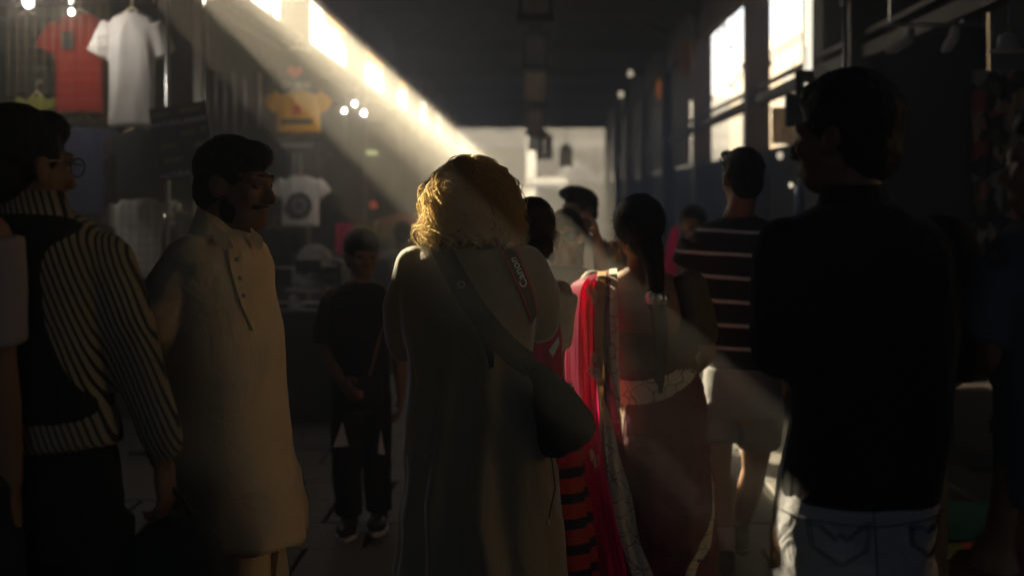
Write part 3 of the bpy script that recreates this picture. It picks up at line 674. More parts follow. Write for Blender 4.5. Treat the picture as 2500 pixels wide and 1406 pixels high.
g = Geo(); g.limb([tuple(f.P(1345, 1105, -.12)) + (.002,), tuple(f.P(1356, 1190, -.12)) + (.002,), tuple(f.P(1340, 1262, -.12)) + (.002,)], 6); o = part('cord', g, M['bag_cloth'], bo)
g = Geo(); g.ell(f.P(1338, 1276, -.12), (.005, .005, .009)); part('bead', g, M['steel'], o, True)

# ================================================================== the woman in the sari
M['magenta'] = mat('magenta_silk', (.15, .002, .035), .6, .12, 9, .1, 300, trans=.5, tcol=(.95, .004, .17), spec=.05)
M['maroon'] = mat('maroon_silk', (.11, .006, .020), .6, .2, 6, .12, 300, trans=.08, crease=.6, cscale=(9, 9, 14))
M['gold'] = mat('gold_braid', (.42, .25, .07), .5, .15, 9, .3, 300, trans=.1); stripes(M['gold'], (1, 0, .05), .006, .0015, (.16, .08, .02))
M['cream'] = mat('cream_border', (.74, .66, .48), .75, .08, 6, .1, 300, trans=.25)
def line_flowers(m, scale):
    nt = m.node_tree; N, L = nt.nodes, nt.links; p = N[m['p']]; tc = N[m['tc']]
    nz = N.new('ShaderNodeTexNoise'); nz.inputs['Scale'].default_value = scale * .5; L.new(tc.outputs['Object'], nz.inputs['Vector'])
    ad = N.new('ShaderNodeVectorMath'); ad.operation = 'MULTIPLY_ADD'; ad.inputs[1].default_value = (.09, .09, .09); L.new(nz.outputs['Color'], ad.inputs[0]); L.new(tc.outputs['Object'], ad.inputs[2])
    vo = N.new('ShaderNodeTexVoronoi'); vo.feature = 'DISTANCE_TO_EDGE'; vo.inputs['Scale'].default_value = scale; L.new(ad.outputs[0], vo.inputs['Vector'])
    lt = N.new('ShaderNodeMath'); lt.operation = 'LESS_THAN'; lt.inputs[1].default_value = .018; L.new(vo.outputs['Distance'], lt.inputs[0])
    mx = N.new('ShaderNodeMix'); mx.data_type = 'RGBA'; L.new(p.inputs['Base Color'].links[0].from_socket, mx.inputs[6]); mx.inputs[7].default_value = (.06, .045, .05, 1)
    L.new(lt.outputs[0], mx.inputs[0]); L.new(mx.outputs[2], p.inputs['Base Color']); L.new(mx.outputs[2], N['transl'].inputs[0])
line_flowers(M['cream'], 17)
M['blouse'] = mat('olive_blouse', (.10, .075, .04), .8, .15, 10, .1, 200)
s = Fig(1600, 5.14, 'woman in a magenta and cream bordered sari with a long dark plait, seen from behind')
hc = s.P(1556, 552, .0); R = hrot(22, -4, 3)
hip, kn, an = legs(s, .84, .015, .02, .08)
sh = [s.P(1443, 695), s.P(1692, 695)]; el = [s.P(1425, 880, .06), s.P(1728, 862, .03)]; wr = [s.P(1500, 880, .27), s.P(1690, 905, .26)]
tor = s.rows([(985, 1500, 1728, .12, .01), (940, 1500, 1716, .118, .01), (890, 1497, 1698, .11, .01), (820, 1480, 1688, .108, .01), (750, 1462, 1690, .105, 0), (705, 1440, 1694, .095, 0), (684, 1462, 1672, .08, 0), (668, 1500, 1634, .065, 0), (655, 1530, 1600, .05, 0)])
b = body(s, M['skin_brown'], hc, R, .215, s.P(1568, 655, .0), sh, el, wr, hip, kn, an, female=True, torso=tor, rs=.92, hands=[(0, (.6, .5, .2), (.2, 0, -1), .7), (1, (-.6, .5, .2), (-.2, 0, -1), .7)])
me = b.data
g = Geo(); g.loft(s.rows([(915, 1494, 1706, .125, .01), (860, 1488, 1696, .122, .01), (815, 1474, 1694, .12, .01), (806, 1478, 1690, .117, .01)]), 30)
g.limb(s.L([(1450, 698, 0, .06), (1436, 760, .02, .056), (1430, 815, .04, .052)])); g.limb(s.L([(1686, 698, 0, .06), (1708, 760, .01, .056), (1720, 815, .025, .052)]))
g.limb(s.L([(1668, 700, -.045, .045), (1690, 770, -.05, .05), (1672, 850, -.05, .05)]), 12)
bl = remesh(g, .007, 4); folds(bl, .003, (14, 14, 10), 3); s.add('blouse', bl, M['blouse'])
g = Geo(); g.loft(s.rows([(896, 1500, 1702, .122, .01), (930, 1502, 1716, .132, .01), (980, 1503, 1726, .145, .01), (1060, 1506, 1728, .155, .01), (1200, 1512, 1734, .165, .01), (1330, 1520, 1745, .175, .01), (1500, 1512, 1765, .19, .01), (1740, 1490, 1800, .21, .01)]), 40)
sk = remesh(g, .0085, 5); folds(sk, .014, (5, 5, 10), 6, skirt=(.85, .05, .016, 9), diag=.9); sko = s.add('skirt', sk, M['maroon']); TS = bvh(sk)
for a in an: shoe(s, a, 0, M['shoe'])
dyl = lambda u, v: (.07 - .17 * min(1, u / .45) ** .8) * min(1, v / .07 + .15) - .02
mag = sheet('pallu', s, [[(1424, 676), (1392, 700), (1383, 760), (1380, 840), (1379, 920), (1388, 1010), (1402, 1120), (1424, 1240), (1446, 1400), (1462, 1640)], [(1462, 664), (1456, 700), (1452, 760), (1452, 840), (1456, 920), (1462, 1010), (1474, 1120), (1496, 1240), (1530, 1400), (1560, 1640)]], None, M['magenta'], 90, .005, 0, dyl, 60, None, .0085, 4)
dyf = lambda u, v: (-.115 - .012 * u) * min(1, v / .06 + .2)
sheet('gold_trim', s, [[(1459, 663), (1455, 700), (1450, 760), (1450, 840), (1454, 910), (1462, 960), (1470, 1060)], [(1480, 661), (1479, 700), (1477, 760), (1477, 840), (1480, 910), (1478, 960), (1480, 1060)]], None, M['gold'], 50, .002, 1, lambda u, v: dyf(u, v) - .004, 6, mag)
sheet('maroon_fold', s, [[(1478, 660), (1476, 700), (1474, 760), (1474, 840), (1474, 930), (1470, 1010), (1478, 1120), (1500, 1240), (1530, 1400), (1560, 1640)], [(1492, 658), (1490, 700), (1488, 760), (1492, 840), (1500, 930), (1512, 1010), (1530, 1120), (1560, 1240), (1600, 1400), (1640, 1640)]], None, M['maroon'], 70, .003, 2, lambda u, v: dyf(u, v) - .008 - .03 * v, 8, mag)
sheet('cream_border', s, [[(1488, 657), (1485, 700), (1483, 760), (1486, 840), (1492, 900), (1500, 960), (1518, 1050)], [(1506, 655), (1508, 700), (1508, 760), (1510, 840), (1512, 900), (1514, 960), (1520, 1052)]], None, M['cream'], 50, .002, 1, lambda u, v: dyf(u, v) - .014 - .022 * v, 6, mag)
sheet('cream_border', s, [[(1466, 960), (1474, 1040), (1480, 1120), (1490, 1200), (1512, 1310), (1548, 1420), (1600, 1640)], [(1469, 960), (1497, 1040), (1514, 1120), (1542, 1210), (1562, 1320), (1600, 1420), (1660, 1640)]], None, M['cream'], 60, .004, 4, lambda u, v: -.155 - .05 * v - .01 * u, 8, mag)
# cream band round the waist, laid on the skirt
def laid(name, top, bot, m, tree, off, n=50, nu=8, parent=None, fg=s):
    A = crv([fg.P(a, b_, 0) for a, b_ in top], n); B = crv([fg.P(a, b_, 0) for a, b_ in bot], n); v = []
    for j in range(n):
        row = [A[j] * (1 - i / (nu - 1)) + B[j] * i / (nu - 1) for i in range(nu)]; v += list(proj(tree, row, off)[0])
    g = Geo(); g.add(v, [(j * nu + i, j * nu + i + 1, (j + 1) * nu + i + 1, (j + 1) * nu + i) for j in range(n - 1) for i in range(nu - 1)])
    return fg.add(name, smooth(g.mesh(name)), m, parent)
laid('cream_border', [(1498, 918), (1540, 921), (1590, 913), (1645, 896), (1685, 862), (1701, 826)], [(1503, 978), (1545, 976), (1590, 968), (1640, 948), (1690, 908), (1705, 832)], M['cream'], TS, .007, parent=sko)
laid('cream_border', [(1727, 1150), (1728, 1225), (1712, 1280), (1680, 1330), (1652, 1388), (1640, 1420)], [(1731, 1152), (1734, 1240), (1722, 1310), (1696, 1348), (1668, 1392), (1660, 1424)], M['cream'], TS, .007, parent=sko)
laid('cream_border', [(1512, 985), (1516, 1020), (1520, 1060)], [(1530, 976), (1524, 1020), (1521, 1062)], M['cream'], TS, .009, 20, parent=sko)
# lotus petals on the pallu
TM = bvh(mag.data)
for (px, py, ang, L, W) in ((1447, 850, 100, 34, 15), (1440, 880, 80, 44, 16), (1452, 905, 60, 40, 16), (1461, 888, 110, 36, 12), (1436, 690, 70, 40, 14), (1448, 700, 95, 44, 14), (1424, 696, 45, 30, 12), (1440, 1080, 80, 40, 14), (1455, 1095, 100, 40, 14)):
    c, sn = math.cos(math.radians(ang)), math.sin(math.radians(ang)); ring = []
    for t in np.linspace(0, 6.283, 20, endpoint=False):
        a = (math.cos(t) + 1) / 2 * L; w_ = math.sin(t) * W / 2 * (1 - .45 * math.cos(t)) ; ring.append(s.P(px + a * c - w_ * sn, py + a * sn + w_ * c, 0))
    q = proj(TM, ring, .003)[0]; g = Geo(); g.add(np.vstack([q, q.mean(0)[None]]), [(i, (i + 1) % 20, 20) for i in range(20)]); s.add('petal_print', g.mesh('petal_print'), M['cream'], mag)
# hair combed to the nape, plait, wisps, earring, necklace
g = Geo(); E = lambda px, py, dy, rx, ry, rz: g.ell(s.P(px, py, dy), (rx, ry, rz), R)
E(1561, 540, -.016, .092, .106, .101); E(1575, 590, -.045, .062, .05, .06); E(1590, 620, -.065, .04, .04, .05)
g.limb(s.L([(1588, 600, -.07, .046), (1598, 660, -.10, .036), (1602, 720, -.135, .028)]))
hr = remesh(g, .006, 4); folds(hr, .0025, (50, 50, 16), 5); ho = s.add('hair', hr, M['hair_black'])
g = Geo(); 
for k in range(17):
    t = k / 16; px = 1604 + 6 * math.sin(t * 3) + 4 * t; py = 728 + t * 200; r = .026 * (1 - .5 * t ** 2)
    for sd in (-1, 1): g.ell(s.P(px + sd * 8 * (1 - .4 * t), py + (6 if sd > 0 else 0), -.135 - .01 * math.sin(t * 3)), (r * .8, r * .8, r * 1.05), Ry(sd * .6), 10, 8)
g.limb(s.L([(1614, 925, -.135, .014), (1612, 960, -.135, .008)])); pm = remesh(g, .005, 1); s.add('plait', pm, M['hair_black'], ho)
g = Geo(); g.limb(s.L([(1594, 727, -.138, .029), (1614, 729, -.138, .029)][:1] + [(1616, 729, -.138, .027)]), 10); s.add('hair_band', smooth(fixn(g.mesh('hair_band'))), M['steel'], ho)
P = coords(hr); Nn = normals(hr); i = RNG.integers(0, len(P), 500); t = np.linspace(0, 1, 8)[None, :, None]; L = RNG.uniform(.008, .03, 500)[:, None, None]; tg = RNG.normal(0, 1, (500, 3))
A = P[i][:, None] + Nn[i][:, None] * t * L * .4 + tg[:, None] * t ** 2 * L * .3 + np.array((0, 0, -.6)) * t * L; tag(s.add('stray_hair', strands(A, RNG.uniform(.0005, .0009, 500)), M['hair_black'], ho), kind='stuff')
A = []
for k in range(14):
    p = s.P(1493 + RNG.uniform(-4, 10), 560 + RNG.uniform(0, 60), .02); q = p + np.array((RNG.uniform(-.02, .03), RNG.uniform(-.03, 0), -RNG.uniform(.02, .05))); mid = (p + q) / 2 + RNG.normal(0, .012, 3); A.append(crv([p, mid, q], 8))
tag(s.add('stray_hair', strands(A, [.0009] * 14), M['blond'], ho), kind='stuff')
g = Geo(); g.limb(s.L([(1504, 604, -.02, .003), (1507, 618, -.02, .003), (1502, 628, -.02, .004)]), 6); g.ell(s.P(1502, 630, -.02), (.007, .004, .009)); s.add('earring', smooth(fixn(g.mesh('earring'))), M['gold'])
pth = crv([s.P(1512, 650, 0), s.P(1540, 648, 0), s.P(1580, 642, 0), s.P(1600, 636, 0)], 20); pp, nn = proj(bvh(me), pth, .003); g = Geo(); g.limb([tuple(q) + (.0012,) for q in pp], 5); s.add('necklace', smooth(fixn(g.mesh('necklace'))), M['gold'])

# ================================================================== the tall man in the black polo shirt, right
M['black_polo'] = mat('black_polo', (.010, .010, .011), .95, .2, 12, .2, 260, spec=.1, sheen=.08, crease=.6)
M['grey_jeans'] = mat('grey_jeans', (.28, .28, .30), .9, .3, 4, .3, 320, crease=.5, cscale=(14, 14, 16))
M['stitch'] = mat('jeans_stitch', (.035, .035, .04), .9)
M['rim_strip'] = mat('white_rim_strip', (.75, .72, .66), .9, .05, 8, .2, 200, trans=.35)  # white for the strip that stands in for rim light
r = Fig(2080, 2.9, 'tall man in a black polo shirt and grey jeans at the right, seen from behind')
hc = r.P(2058, 335, 0); R = hrot(52, -2)
hip, kn, an = legs(r, .86, .0, .0, .13, 0, .05)
sh = [r.P(1925, 600), r.P(2300, 600)]; el = [r.P(1905, 865, .03), r.P(2345, 880, .05)]; wr = [r.P(1985, 940, .30), r.P(2260, 960, .30)]
b = body(r, M['skin_dark'], hc, R, .235, r.P(2085, 505, -.01), sh, el, wr, hip, kn, an, hands=[(0, (.7, .6, .1), (0, .2, -1), .8), (1, (-.7, .6, .1), (0, .2, -1), .8)])
hair_cap(r, hc, R, .235, M['hair_black'], None, 'curly', fuzz=900, fl=.016)
g = Geo(); g.loft(r.rows([(492, 2020, 2150, .062, -.01), (508, 1990, 2195, .08, -.01), (530, 1945, 2250, .10, -.01), (560, 1905, 2300, .115), (620, 1890, 2335, .13), (720, 1898, 2335, .14), (840, 1912, 2328, .14), (960, 1935, 2318, .138), (1060, 1930, 2310, .142), (1140, 1915, 2298, .148), (1192, 1902, 2290, .152), (1212, 1905, 2286, .150)]), 40)
g.limb(r.L([(1928, 612, 0, .07), (1908, 740, .01, .066), (1905, 850, .03, .060)])); g.limb(r.L([(2302, 612, 0, .075), (2335, 740, .02, .07), (2345, 860, .05, .062)]))
po = remesh(g, .0075, 6); folds(po, .008, (7, 7, 6), 11, diag=-.6); poo = r.add('polo_shirt', po, M['black_polo'])
g = Geo(); R_ = []
for z, k in ((-.01, 1.0), (.03, .93), (.034, 1.0), (-.014, 1.16)):
    R_.append([r.P(2085, 492, -.005) + np.array((.066 * k * math.cos(t), .064 * k * math.sin(t), z)) for t in np.linspace(0, 2 * math.pi, 36, endpoint=False)])
g.rings(R_, cap=False); r.add('collar', smooth(g.mesh('collar')), M['black_polo'], poo)
for sd, e, w in ((0, el[0], wr[0]), (1, el[1], wr[1])):               # long sleeves to the wrist
    pass
g = Geo(); c = r.P(2082, 1195, 0)
g.loft(r.rows([(1180, 1908, 2284, .143), (1250, 1893, 2280, .150), (1330, 1887, 2272, .152), (1395, 1890, 2268, .148), (1430, 1895, 2262, .135)]), 40)
g.limb(r.L([(1985, 1370, 0, .086), (1968, 1560, -.02, .078), (1950, 1800, -.06, .072), (1945, 2180, -.06, .07)]), 18, ends=False)
g.limb(r.L([(2182, 1370, 0, .086), (2205, 1560, .02, .078), (2225, 1800, .05, .072), (2235, 2180, .05, .07)]), 18, ends=False)
je = remesh(g, .0075, 5); folds(je, .005, (9, 9, 12), 14); jeo = r.add('jeans', je, M['grey_jeans']); TJ = bvh(je)
def stitch(pts, closed=False, wd=.0019, nm='stitching'):
    P_ = np.array([r.P(a, b_, 0) for a, b_ in pts]); d = np.vstack([np.linspace(P_[k], P_[k + 1], 14, endpoint=False) for k in range(len(P_) - 1)] + [P_[-1:]])
    pp, nn = proj(TJ, d, .001); g = ribbon(pp, nn, wd, .0025)[0]; r.add(nm, fixn(g.mesh(nm)), M['stitch'], jeo)
for off in (0, 7):
    stitch([(1944 + off, 1236), (1952 + off, 1298 - off * .3), (2016, 1338 - off), (2076 - off, 1298 - off * .3), (2084 - off, 1232)])
    stitch([(2176 + off, 1244), (2180 + off, 1290 - off * .3), (2234, 1328 - off), (2276 - off, 1288 - off * .3), (2280 - off, 1238)])
    stitch([(1946, 1240 + off), (1972, 1244 + off), (2005, 1272 + off), (2014, 1260 + off), (2028, 1272 + off), (2062, 1244 + off), (2086, 1236 + off)])
    stitch([(2178, 1248 + off), (2204, 1246 + off), (2228, 1262 + off), (2236, 1250 + off), (2244, 1260 + off), (2262, 1234 + off), (2280, 1232 + off)])
stitch([(2090, 1200), (2094, 1290), (2098, 1385)], wd=.0022); stitch([(1900, 1232), (2090, 1246), (2284, 1230)], wd=.0022)
for a in (r.P(1945, 2180, -.06), r.P(2235, 2180, .05)): shoe(r, a, 0, M['shoe'])
sheet('rim_strip', r, [[(1938, 985), (1924, 1040), (1908, 1110), (1894, 1180), (1886, 1260)], [(1944, 990), (1930, 1045), (1917, 1112), (1906, 1180), (1891, 1262)]], None, M['rim_strip'], 40, .006, 3, lambda u, v: .02 - .03 * u, 6, poo)  # pale strip added along the hip, painting in the sun's bright rim
g = Geo(); R2 = hrot(52, -2); c = np.array(hc) + R2 @ np.array((-.093, -.01, -.01)); 

# ================================================================== the man in the pale kurta, left
M['kurta'] = mat('pale_kurta', (.72, .53, .29), .85, .08, 5, .15, 280, trans=.04, sheen=.3, crease=.3, cscale=(7, 7, 4))
M['button'] = mat('pale_button', (.6, .52, .4), .4)
k_ = Fig(545, 3.86, 'bearded man in a pale buff kurta standing side on, arms behind his back')
hc = k_.P(580, 447, 0); R = hrot(-112, -8)
hip, kn, an = legs(k_, .86, .0, .0, .09)
sh = [k_.P(470, 640, .10), k_.P(470, 645, -.10)]; el = [k_.P(400, 800, .16), k_.P(385, 790, -.15)]; wr = [k_.P(400, 900, .04), k_.P(415, 905, -.02)]
b = body(k_, M['skin_dark'], hc, R, .24, k_.P(540, 570, 0), sh, el, wr, hip, kn, an, beard=True, hands=[(0, (.2, -.4, -.8), (1, 0, 0), .8), (1, (.2, .3, -.8), (1, 0, 0), .8)])
eyes(k_, hc, R, .24, b)
hair_cap(k_, hc, R, .24, M['hair_black'], b, 'short', fuzz=900, fl=.014)
g = Geo(); T_ = lambda p: np.array(hc) + R @ (np.array(p) * .24 / .235)
g.ell(T_((0, .042, -.088)), (.049, .052, .040), R); g.ell(T_((-.045, .012, -.07)), (.018, .03, .045), R); g.ell(T_((.045, .012, -.07)), (.018, .03, .045), R); g.limb([tuple(T_(q)) + (.0075,) for q in ((-.03, .080, -.053), (0, .092, -.049), (.03, .080, -.053))], 8)
me = remesh(g, .005, 2); folds(me, .003, (70, 70, 70), 3); k_.add('beard', me, M['hair_black'], b)
g = Geo(); g.limb([tuple(T_(q)) + (.0045,) for q in ((-.046, .074, .026), (-.028, .088, .030), (-.012, .092, .027))], 6); g.limb([tuple(T_(q)) + (.0045,) for q in ((.046, .074, .026), (.028, .088, .030), (.012, .092, .027))], 6); k_.add('eyebrows', smooth(fixn(g.mesh('eyebrows'))), M['hair_black'], b)
g = Geo(); g.loft(k_.rows([(566, 492, 600, .058), (580, 470, 620, .10), (602, 430, 640, .15), (640, 400, 655, .185), (700, 388, 665, .19), (780, 388, 676, .185), (860, 393, 688, .18), (950, 400, 693, .175), (1040, 415, 702, .178), (1140, 432, 720, .185), (1230, 446, 738, .19), (1300, 456, 748, .192), (1312, 462, 744, .19)]), 44, 2.4)
for e, w_, s_ in ((el[0], wr[0], sh[0]), (el[1], wr[1], sh[1])):
    m1 = (np.array(s_) + np.array(e)) / 2 + np.array((-.01, 0, 0)); g.limb([tuple(s_) + (.078,), tuple(m1) + (.074,), tuple(e) + (.066,)]); m2 = np.array(e) * .4 + np.array(w_) * .6; g.limb([tuple(e) + (.066,), tuple(m2) + (.054,)])
ku = remesh(g, .0075, 6); folds(ku, .0145, (6, 6, 4.2), 21, skirt=(.95, .6, .010, 6), diag=-.7); kuo = k_.add('kurta', ku, M['kurta']); TK = bvh(ku)
# collar points, placket and buttons
def leafshape(pts, name, parent, m, y0, thick=.004):
    P_ = np.array([k_.P(a, b_, y0 + c) for a, b_, c in pts]); g = Geo(); n = len(P_); q = P_ + np.array((0, thick, 0))
    g.add(np.vstack([P_, q]), [tuple(range(n)), tuple(range(2 * n - 1, n - 1, -1))] + [(i, (i + 1) % n, n + (i + 1) % n, n + i) for i in range(n)]); return k_.add(name, fixn(g.mesh(name)), m, parent)
g = Geo(); R_ = []; cn = k_.P(548, 568, 0)
for z, kx in ((-.035, 1.15), (.035, .88), (.040, .95), (-.03, 1.30)):
    ring = []
    for t in np.linspace(.35, 6.28 - .0, 44, endpoint=False):
        fx = math.cos(t); ring.append(cn + np.array((.074 * kx * fx, .068 * kx * math.sin(t), z - .062 * fx * (1 if fx > 0 else .55) )))
    R_.append(ring)
g.rings(R_, cap=False, closed=False); k_.add('collar', smooth(g.mesh('collar')), M['kurta'], kuo)
leafshape([(515, 540, 0), (560, 575, -.02), (572, 610, -.045), (545, 612, -.05), (520, 585, -.03)], 'collar_point', kuo, M['kurta'], -.10)
leafshape([(612, 556, 0), (640, 580, -.01), (642, 606, -.02), (630, 612, -.03), (612, 585, -.02)], 'collar_point', kuo, M['kurta'], -.075)
pth = crv([k_.P(*q) for q in ((596, 606, 0), (610, 660, 0), (626, 720, 0), (640, 765, 0), (648, 790, 0))], 50); pp, nn = proj(TK, pth, .002); g = ribbon(pp, nn, .034, .004)[0]; pl = k_.add('placket', fixn(g.mesh('placket')), M['kurta'], kuo)
for q in ((604, 632), (613, 672), (623, 712)):
    c = proj(TK, [k_.P(q[0], q[1], 0)], .009)[0][0]; g = Geo(); g.ell(c, (.0065, .003, .0065), nu=10, nv=6); k_.add('button', smooth(fixn(g.mesh('button'))), M['button'], pl)
trousers(k_, [k_.P(600, 1130, .08), k_.P(585, 1130, -.08)], [k_.P(640, 1420, .07), k_.P(595, 1420, -.07)], [k_.P(645, 1790, .07), k_.P(590, 1790, -.07)], M['kurta'], .95, (.085, .072, .068), rx=.12, ry=.14)
for a in (k_.P(645, 1790, .07), k_.P(590, 1790, -.07)): shoe(k_, a, -90, M['shoe'])
# ================================================================== the man in the striped shirt and dark vest, left foreground
M['stripe_shirt'] = mat('striped_shirt', (.30, .24, .15), .85, .1, 8, .15, 260); stripes(M['stripe_shirt'], (.942, -.04, .334), .0115, .0045, (.02, .019, .018), .012, 5)
M['vest'] = mat('black_vest', (.012, .012, .014), .9, .2, 9, .2, 200, crease=.6)
M['frame'] = mat('spectacle_frame', (.12, .11, .09), .25, metal=.8)
l = Fig(70, 3.0, 'bespectacled man in a dark vest over a pinstriped shirt seen from behind at left')
hc = l.P(62, 405, 0); R = hrot(-38, -4)
hip, kn, an = legs(l, .86, .02, .0, .12)
sh = [l.P(-110, 640), l.P(250, 640)]; el = [l.P(-150, 860, .05), l.P(330, 900, .03)]; wr = [l.P(-120, 1080, .2), l.P(395, 1120, .05)]
b = body(l, M['skin_dark'], hc, R, .24, l.P(60, 535, -.01), sh, el, wr, hip, kn, an, hands=[(1, (.15, .0, -1), (-1, .2, 0), 1.1), (0, (0, .3, -1), (1, 0, 0), .5)])
hair_cap(l, hc, R, .24, M['hair_black'], b, 'short', fuzz=900, fl=.014)
g = Geo(); g.loft(l.rows([(500, 0, 130, .062), (520, -40, 170, .085), (550, -90, 225, .11), (590, -125, 262, .125), (680, -130, 268, .135), (820, -120, 262, .138), (960, -115, 268, .14), (1040, -118, 284, .148), (1080, -120, 292, .15)]), 40)
g.limb(l.L([(246, 645, 0, .072), (295, 770, .01, .064), (332, 890, .03, .055)])); g.limb(l.L([(332, 890, .03, .055), (372, 1000, .04, .046), (402, 1085, .05, .040)]))
g.limb(l.L([(-110, 645, 0, .07), (-150, 860, .05, .055)])); g.limb(l.L([(-150, 860, .05, .055), (-122, 1060, .19, .04)]))
st = remesh(g, .0075, 6); folds(st, .007, (7, 7, 5), 31, diag=.4); sto = l.add('shirt', st, M['stripe_shirt'])
g = Geo(); R_ = []; cn = l.P(62, 512, -.005)
for z, kx in ((-.015, 1.0), (.035, .90), (.04, .97), (-.02, 1.30)):
    R_.append([cn + np.array((.078 * kx * math.cos(t), .070 * kx * math.sin(t), z)) for t in np.linspace(0, 2 * math.pi, 40, endpoint=False)])
g.rings(R_, cap=False); l.add('collar', smooth(g.mesh('collar')), M['stripe_shirt'], sto)
g = Geo(); g.loft(l.rows([(520, -20, 148, .08, -.012), (545, -80, 212, .118, -.005), (580, -100, 232, .135), (680, -112, 224, .148), (820, -112, 232, .152), (960, -112, 262, .152), (1005, -112, 272, .154), (1012, -112, 270, .150)]), 40)
ve = remesh(g, .008, 5); folds(ve, .006, (7, 7, 6), 33); l.add('vest', ve, M['vest'])
trousers(l, [hip[0] + np.array((-.02, 0, 0)), hip[1]], kn, an, M['vest'], 1.02, (.11, .09, .08), rx=.185, ry=.135)
for a in an: shoe(l, a, -10, M['shoe'])
g = Geo(); T_ = lambda p: np.array(hc) + R @ (np.array(p))
for sd in (-1, 1):
    g.limb([tuple(T_(q)) + (.002,) for q in ((sd * .066, .09, .008), (sd * .078, .03, .012), (sd * .082, -.02, .008), (sd * .08, -.035, -.012))], 6)
    rg = [T_((sd * .034 + .026 * math.cos(t), .104, .004 + .02 * math.sin(t))) for t in np.linspace(0, 6.283, 21)]; g.limb([tuple(q) + (.0018,) for q in rg], 6, ends=False)
g.limb([tuple(T_(q)) + (.0018,) for q in ((-.008, .104, .008), (.008, .104, .008))], 6)
sp = thing('spectacles', 'thin rimmed spectacles on the man in the dark vest', 'spectacles', (l.X, l.Y, 0)); part('spectacle_frame', g, M['frame'], sp, True)
for sd in (-1, 1):
    g = Geo(); g.ell(T_((sd * .034, .104, .004)), np.array((.0255, .0015, .0195)), R, 16, 8); part('lens', g, M['clear'], sp, True)
# the black bag in his right hand
cb = thing('carrier_bag', 'black soft bag hanging from the hand of the man in the dark vest', 'bag', (l.X, l.Y, 0))
g = Geo(); g.loft(l.rows([(1262, 396, 470, .05, .06), (1285, 350, 505, .08, .06), (1330, 310, 535, .10, .06), (1420, 285, 560, .115, .06), (1560, 290, 560, .115, .06), (1640, 310, 545, .10, .06), (1665, 330, 525, .08, .06)]), 30, 2.5)
me = remesh(g, .008, 4); folds(me, .010, (9, 9, 8), 41); obj('pouch', me, M['bag_cloth'], cb)
g = Geo(); 
for dx in (-1, 1): g.limb([tuple(l.P(430 + dx * 45, 1280, .06)) + (.006,), tuple(l.P(425 + dx * 30, 1230, .06)) + (.006,), tuple(l.P(418 + dx * 6, 1196, .05)) + (.006,), tuple(l.P(418, 1190, .05)) + (.006,)], 8)
part('handle', g, M['bag_cloth'], cb, True)

# ================================================================== person cut by the left edge
M['pink_tee'] = mat('pale_pink_tee', (.36, .29, .27), .9, .06, 8, .15, 220)
M['khaki'] = mat('khaki_cloth', (.30, .25, .16), .9, .1, 6, .2, 220)
e = Fig(-190, 2.75, 'person in a pale short sleeved top cut off by the left edge, bare arm hanging')
hc = e.P(-190, 300, 0); R = hrot(10); hip, kn, an = legs(e, .88, 0, 0)
sh = [e.P(-370, 560), e.P(-30, 580)]; el = [e.P(-400, 850, .03), e.P(-5, 880, .02)]; wr = [e.P(-390, 1120, .12), e.P(22, 1180, .03)]
body(e, M['skin_brown'], hc, R, .235, e.P(-190, 470), sh, el, wr, hip, kn, an, hands=[(1, (.05, .1, -1), (-1, 0, 0), .5), (0, (0, .1, -1), (1, 0, 0), .5)])
hair_cap(e, hc, R, .235, M['hair_black'], None, 'short', fuzz=0)
g = Geo(); g.loft(e.rows([(455, -250, -130, .06), (490, -340, -60, .1), (560, -390, -10, .13), (800, -370, -40, .135), (1100, -370, -40, .14), (1130, -368, -42, .135)]), 36)
g.limb(e.L([(-34, 585, 0, .07), (-16, 720, .01, .064), (-8, 842, .015, .060)]), ends=False); g.limb(e.L([(-366, 585, 0, .07), (-395, 800, .02, .06)]), ends=False)
me = remesh(g, .009, 4); folds(me, .006, (8, 8, 6), 51); e.add('tee_shirt', me, M['pink_tee'])
trousers(e, hip, kn, an, M['dark_trousers'], 1.0)
for a in an: shoe(e, a, 0, M['shoe'])

# ================================================================== man in the striped polo shirt walking away
M['polo_stripe'] = mat('navy_striped_polo', (.018, .019, .024), .9, .15, 8, .15, 220); stripes(M['polo_stripe'], (0.05, 0, 1), .096, .015, (.60, .60, .62), .035, 2.2, .3)
M['shorts'] = mat('grey_shorts', (.19, .19, .19), .9, .12, 5, .2, 220)
w = Fig(1800, 6.0, 'man in a navy polo with white stripes and grey shorts walking away')
hc = w.P(1810, 435, 0); R = hrot(12, -6)
hip = [w.P(1745, 985), w.P(1855, 985)]; kn = [w.P(1752, 1150, -.05), w.P(1842, 1145, .12)]; an = [w.P(1768, 1335, -.22), w.P(1806, 1310, .22)]
an[0][2] = .09; an[1][2] = .10
sh = [w.P(1695, 600), w.P(1915, 600)]; el = [w.P(1690, 770, .02), w.P(1935, 770, .02)]; wr = [w.P(1728, 880, .10), w.P(1925, 900, .1)]
body(w, M['skin_brown'], hc, R, .24, w.P(1805, 530), sh, el, wr, hip, kn, an, voxel=.009, hands=[(0, (.3, .3, -.8), (1, 0, 0), .5), (1, (-.1, .3, -.8), (-1, 0, 0), .5)], rs=1.08)
hair_cap(w, hc, R, .24, M['hair_black'], None, 'short', fuzz=300)
g = Geo(); g.loft(w.rows([(528, 1770, 1840, .065), (542, 1735, 1875, .10), (565, 1695, 1915, .13), (600, 1682, 1928, .145), (680, 1694, 1920, .16), (780, 1712, 1908, .165), (860, 1716, 1905, .165), (895, 1720, 1902, .16)]), 36)
g.limb(w.L([(1705, 598, 0, .085), (1680, 655, .01, .078)]), ends=False); g.limb(w.L([(1905, 598, 0, .085), (1930, 655, .01, .078)]), ends=False)
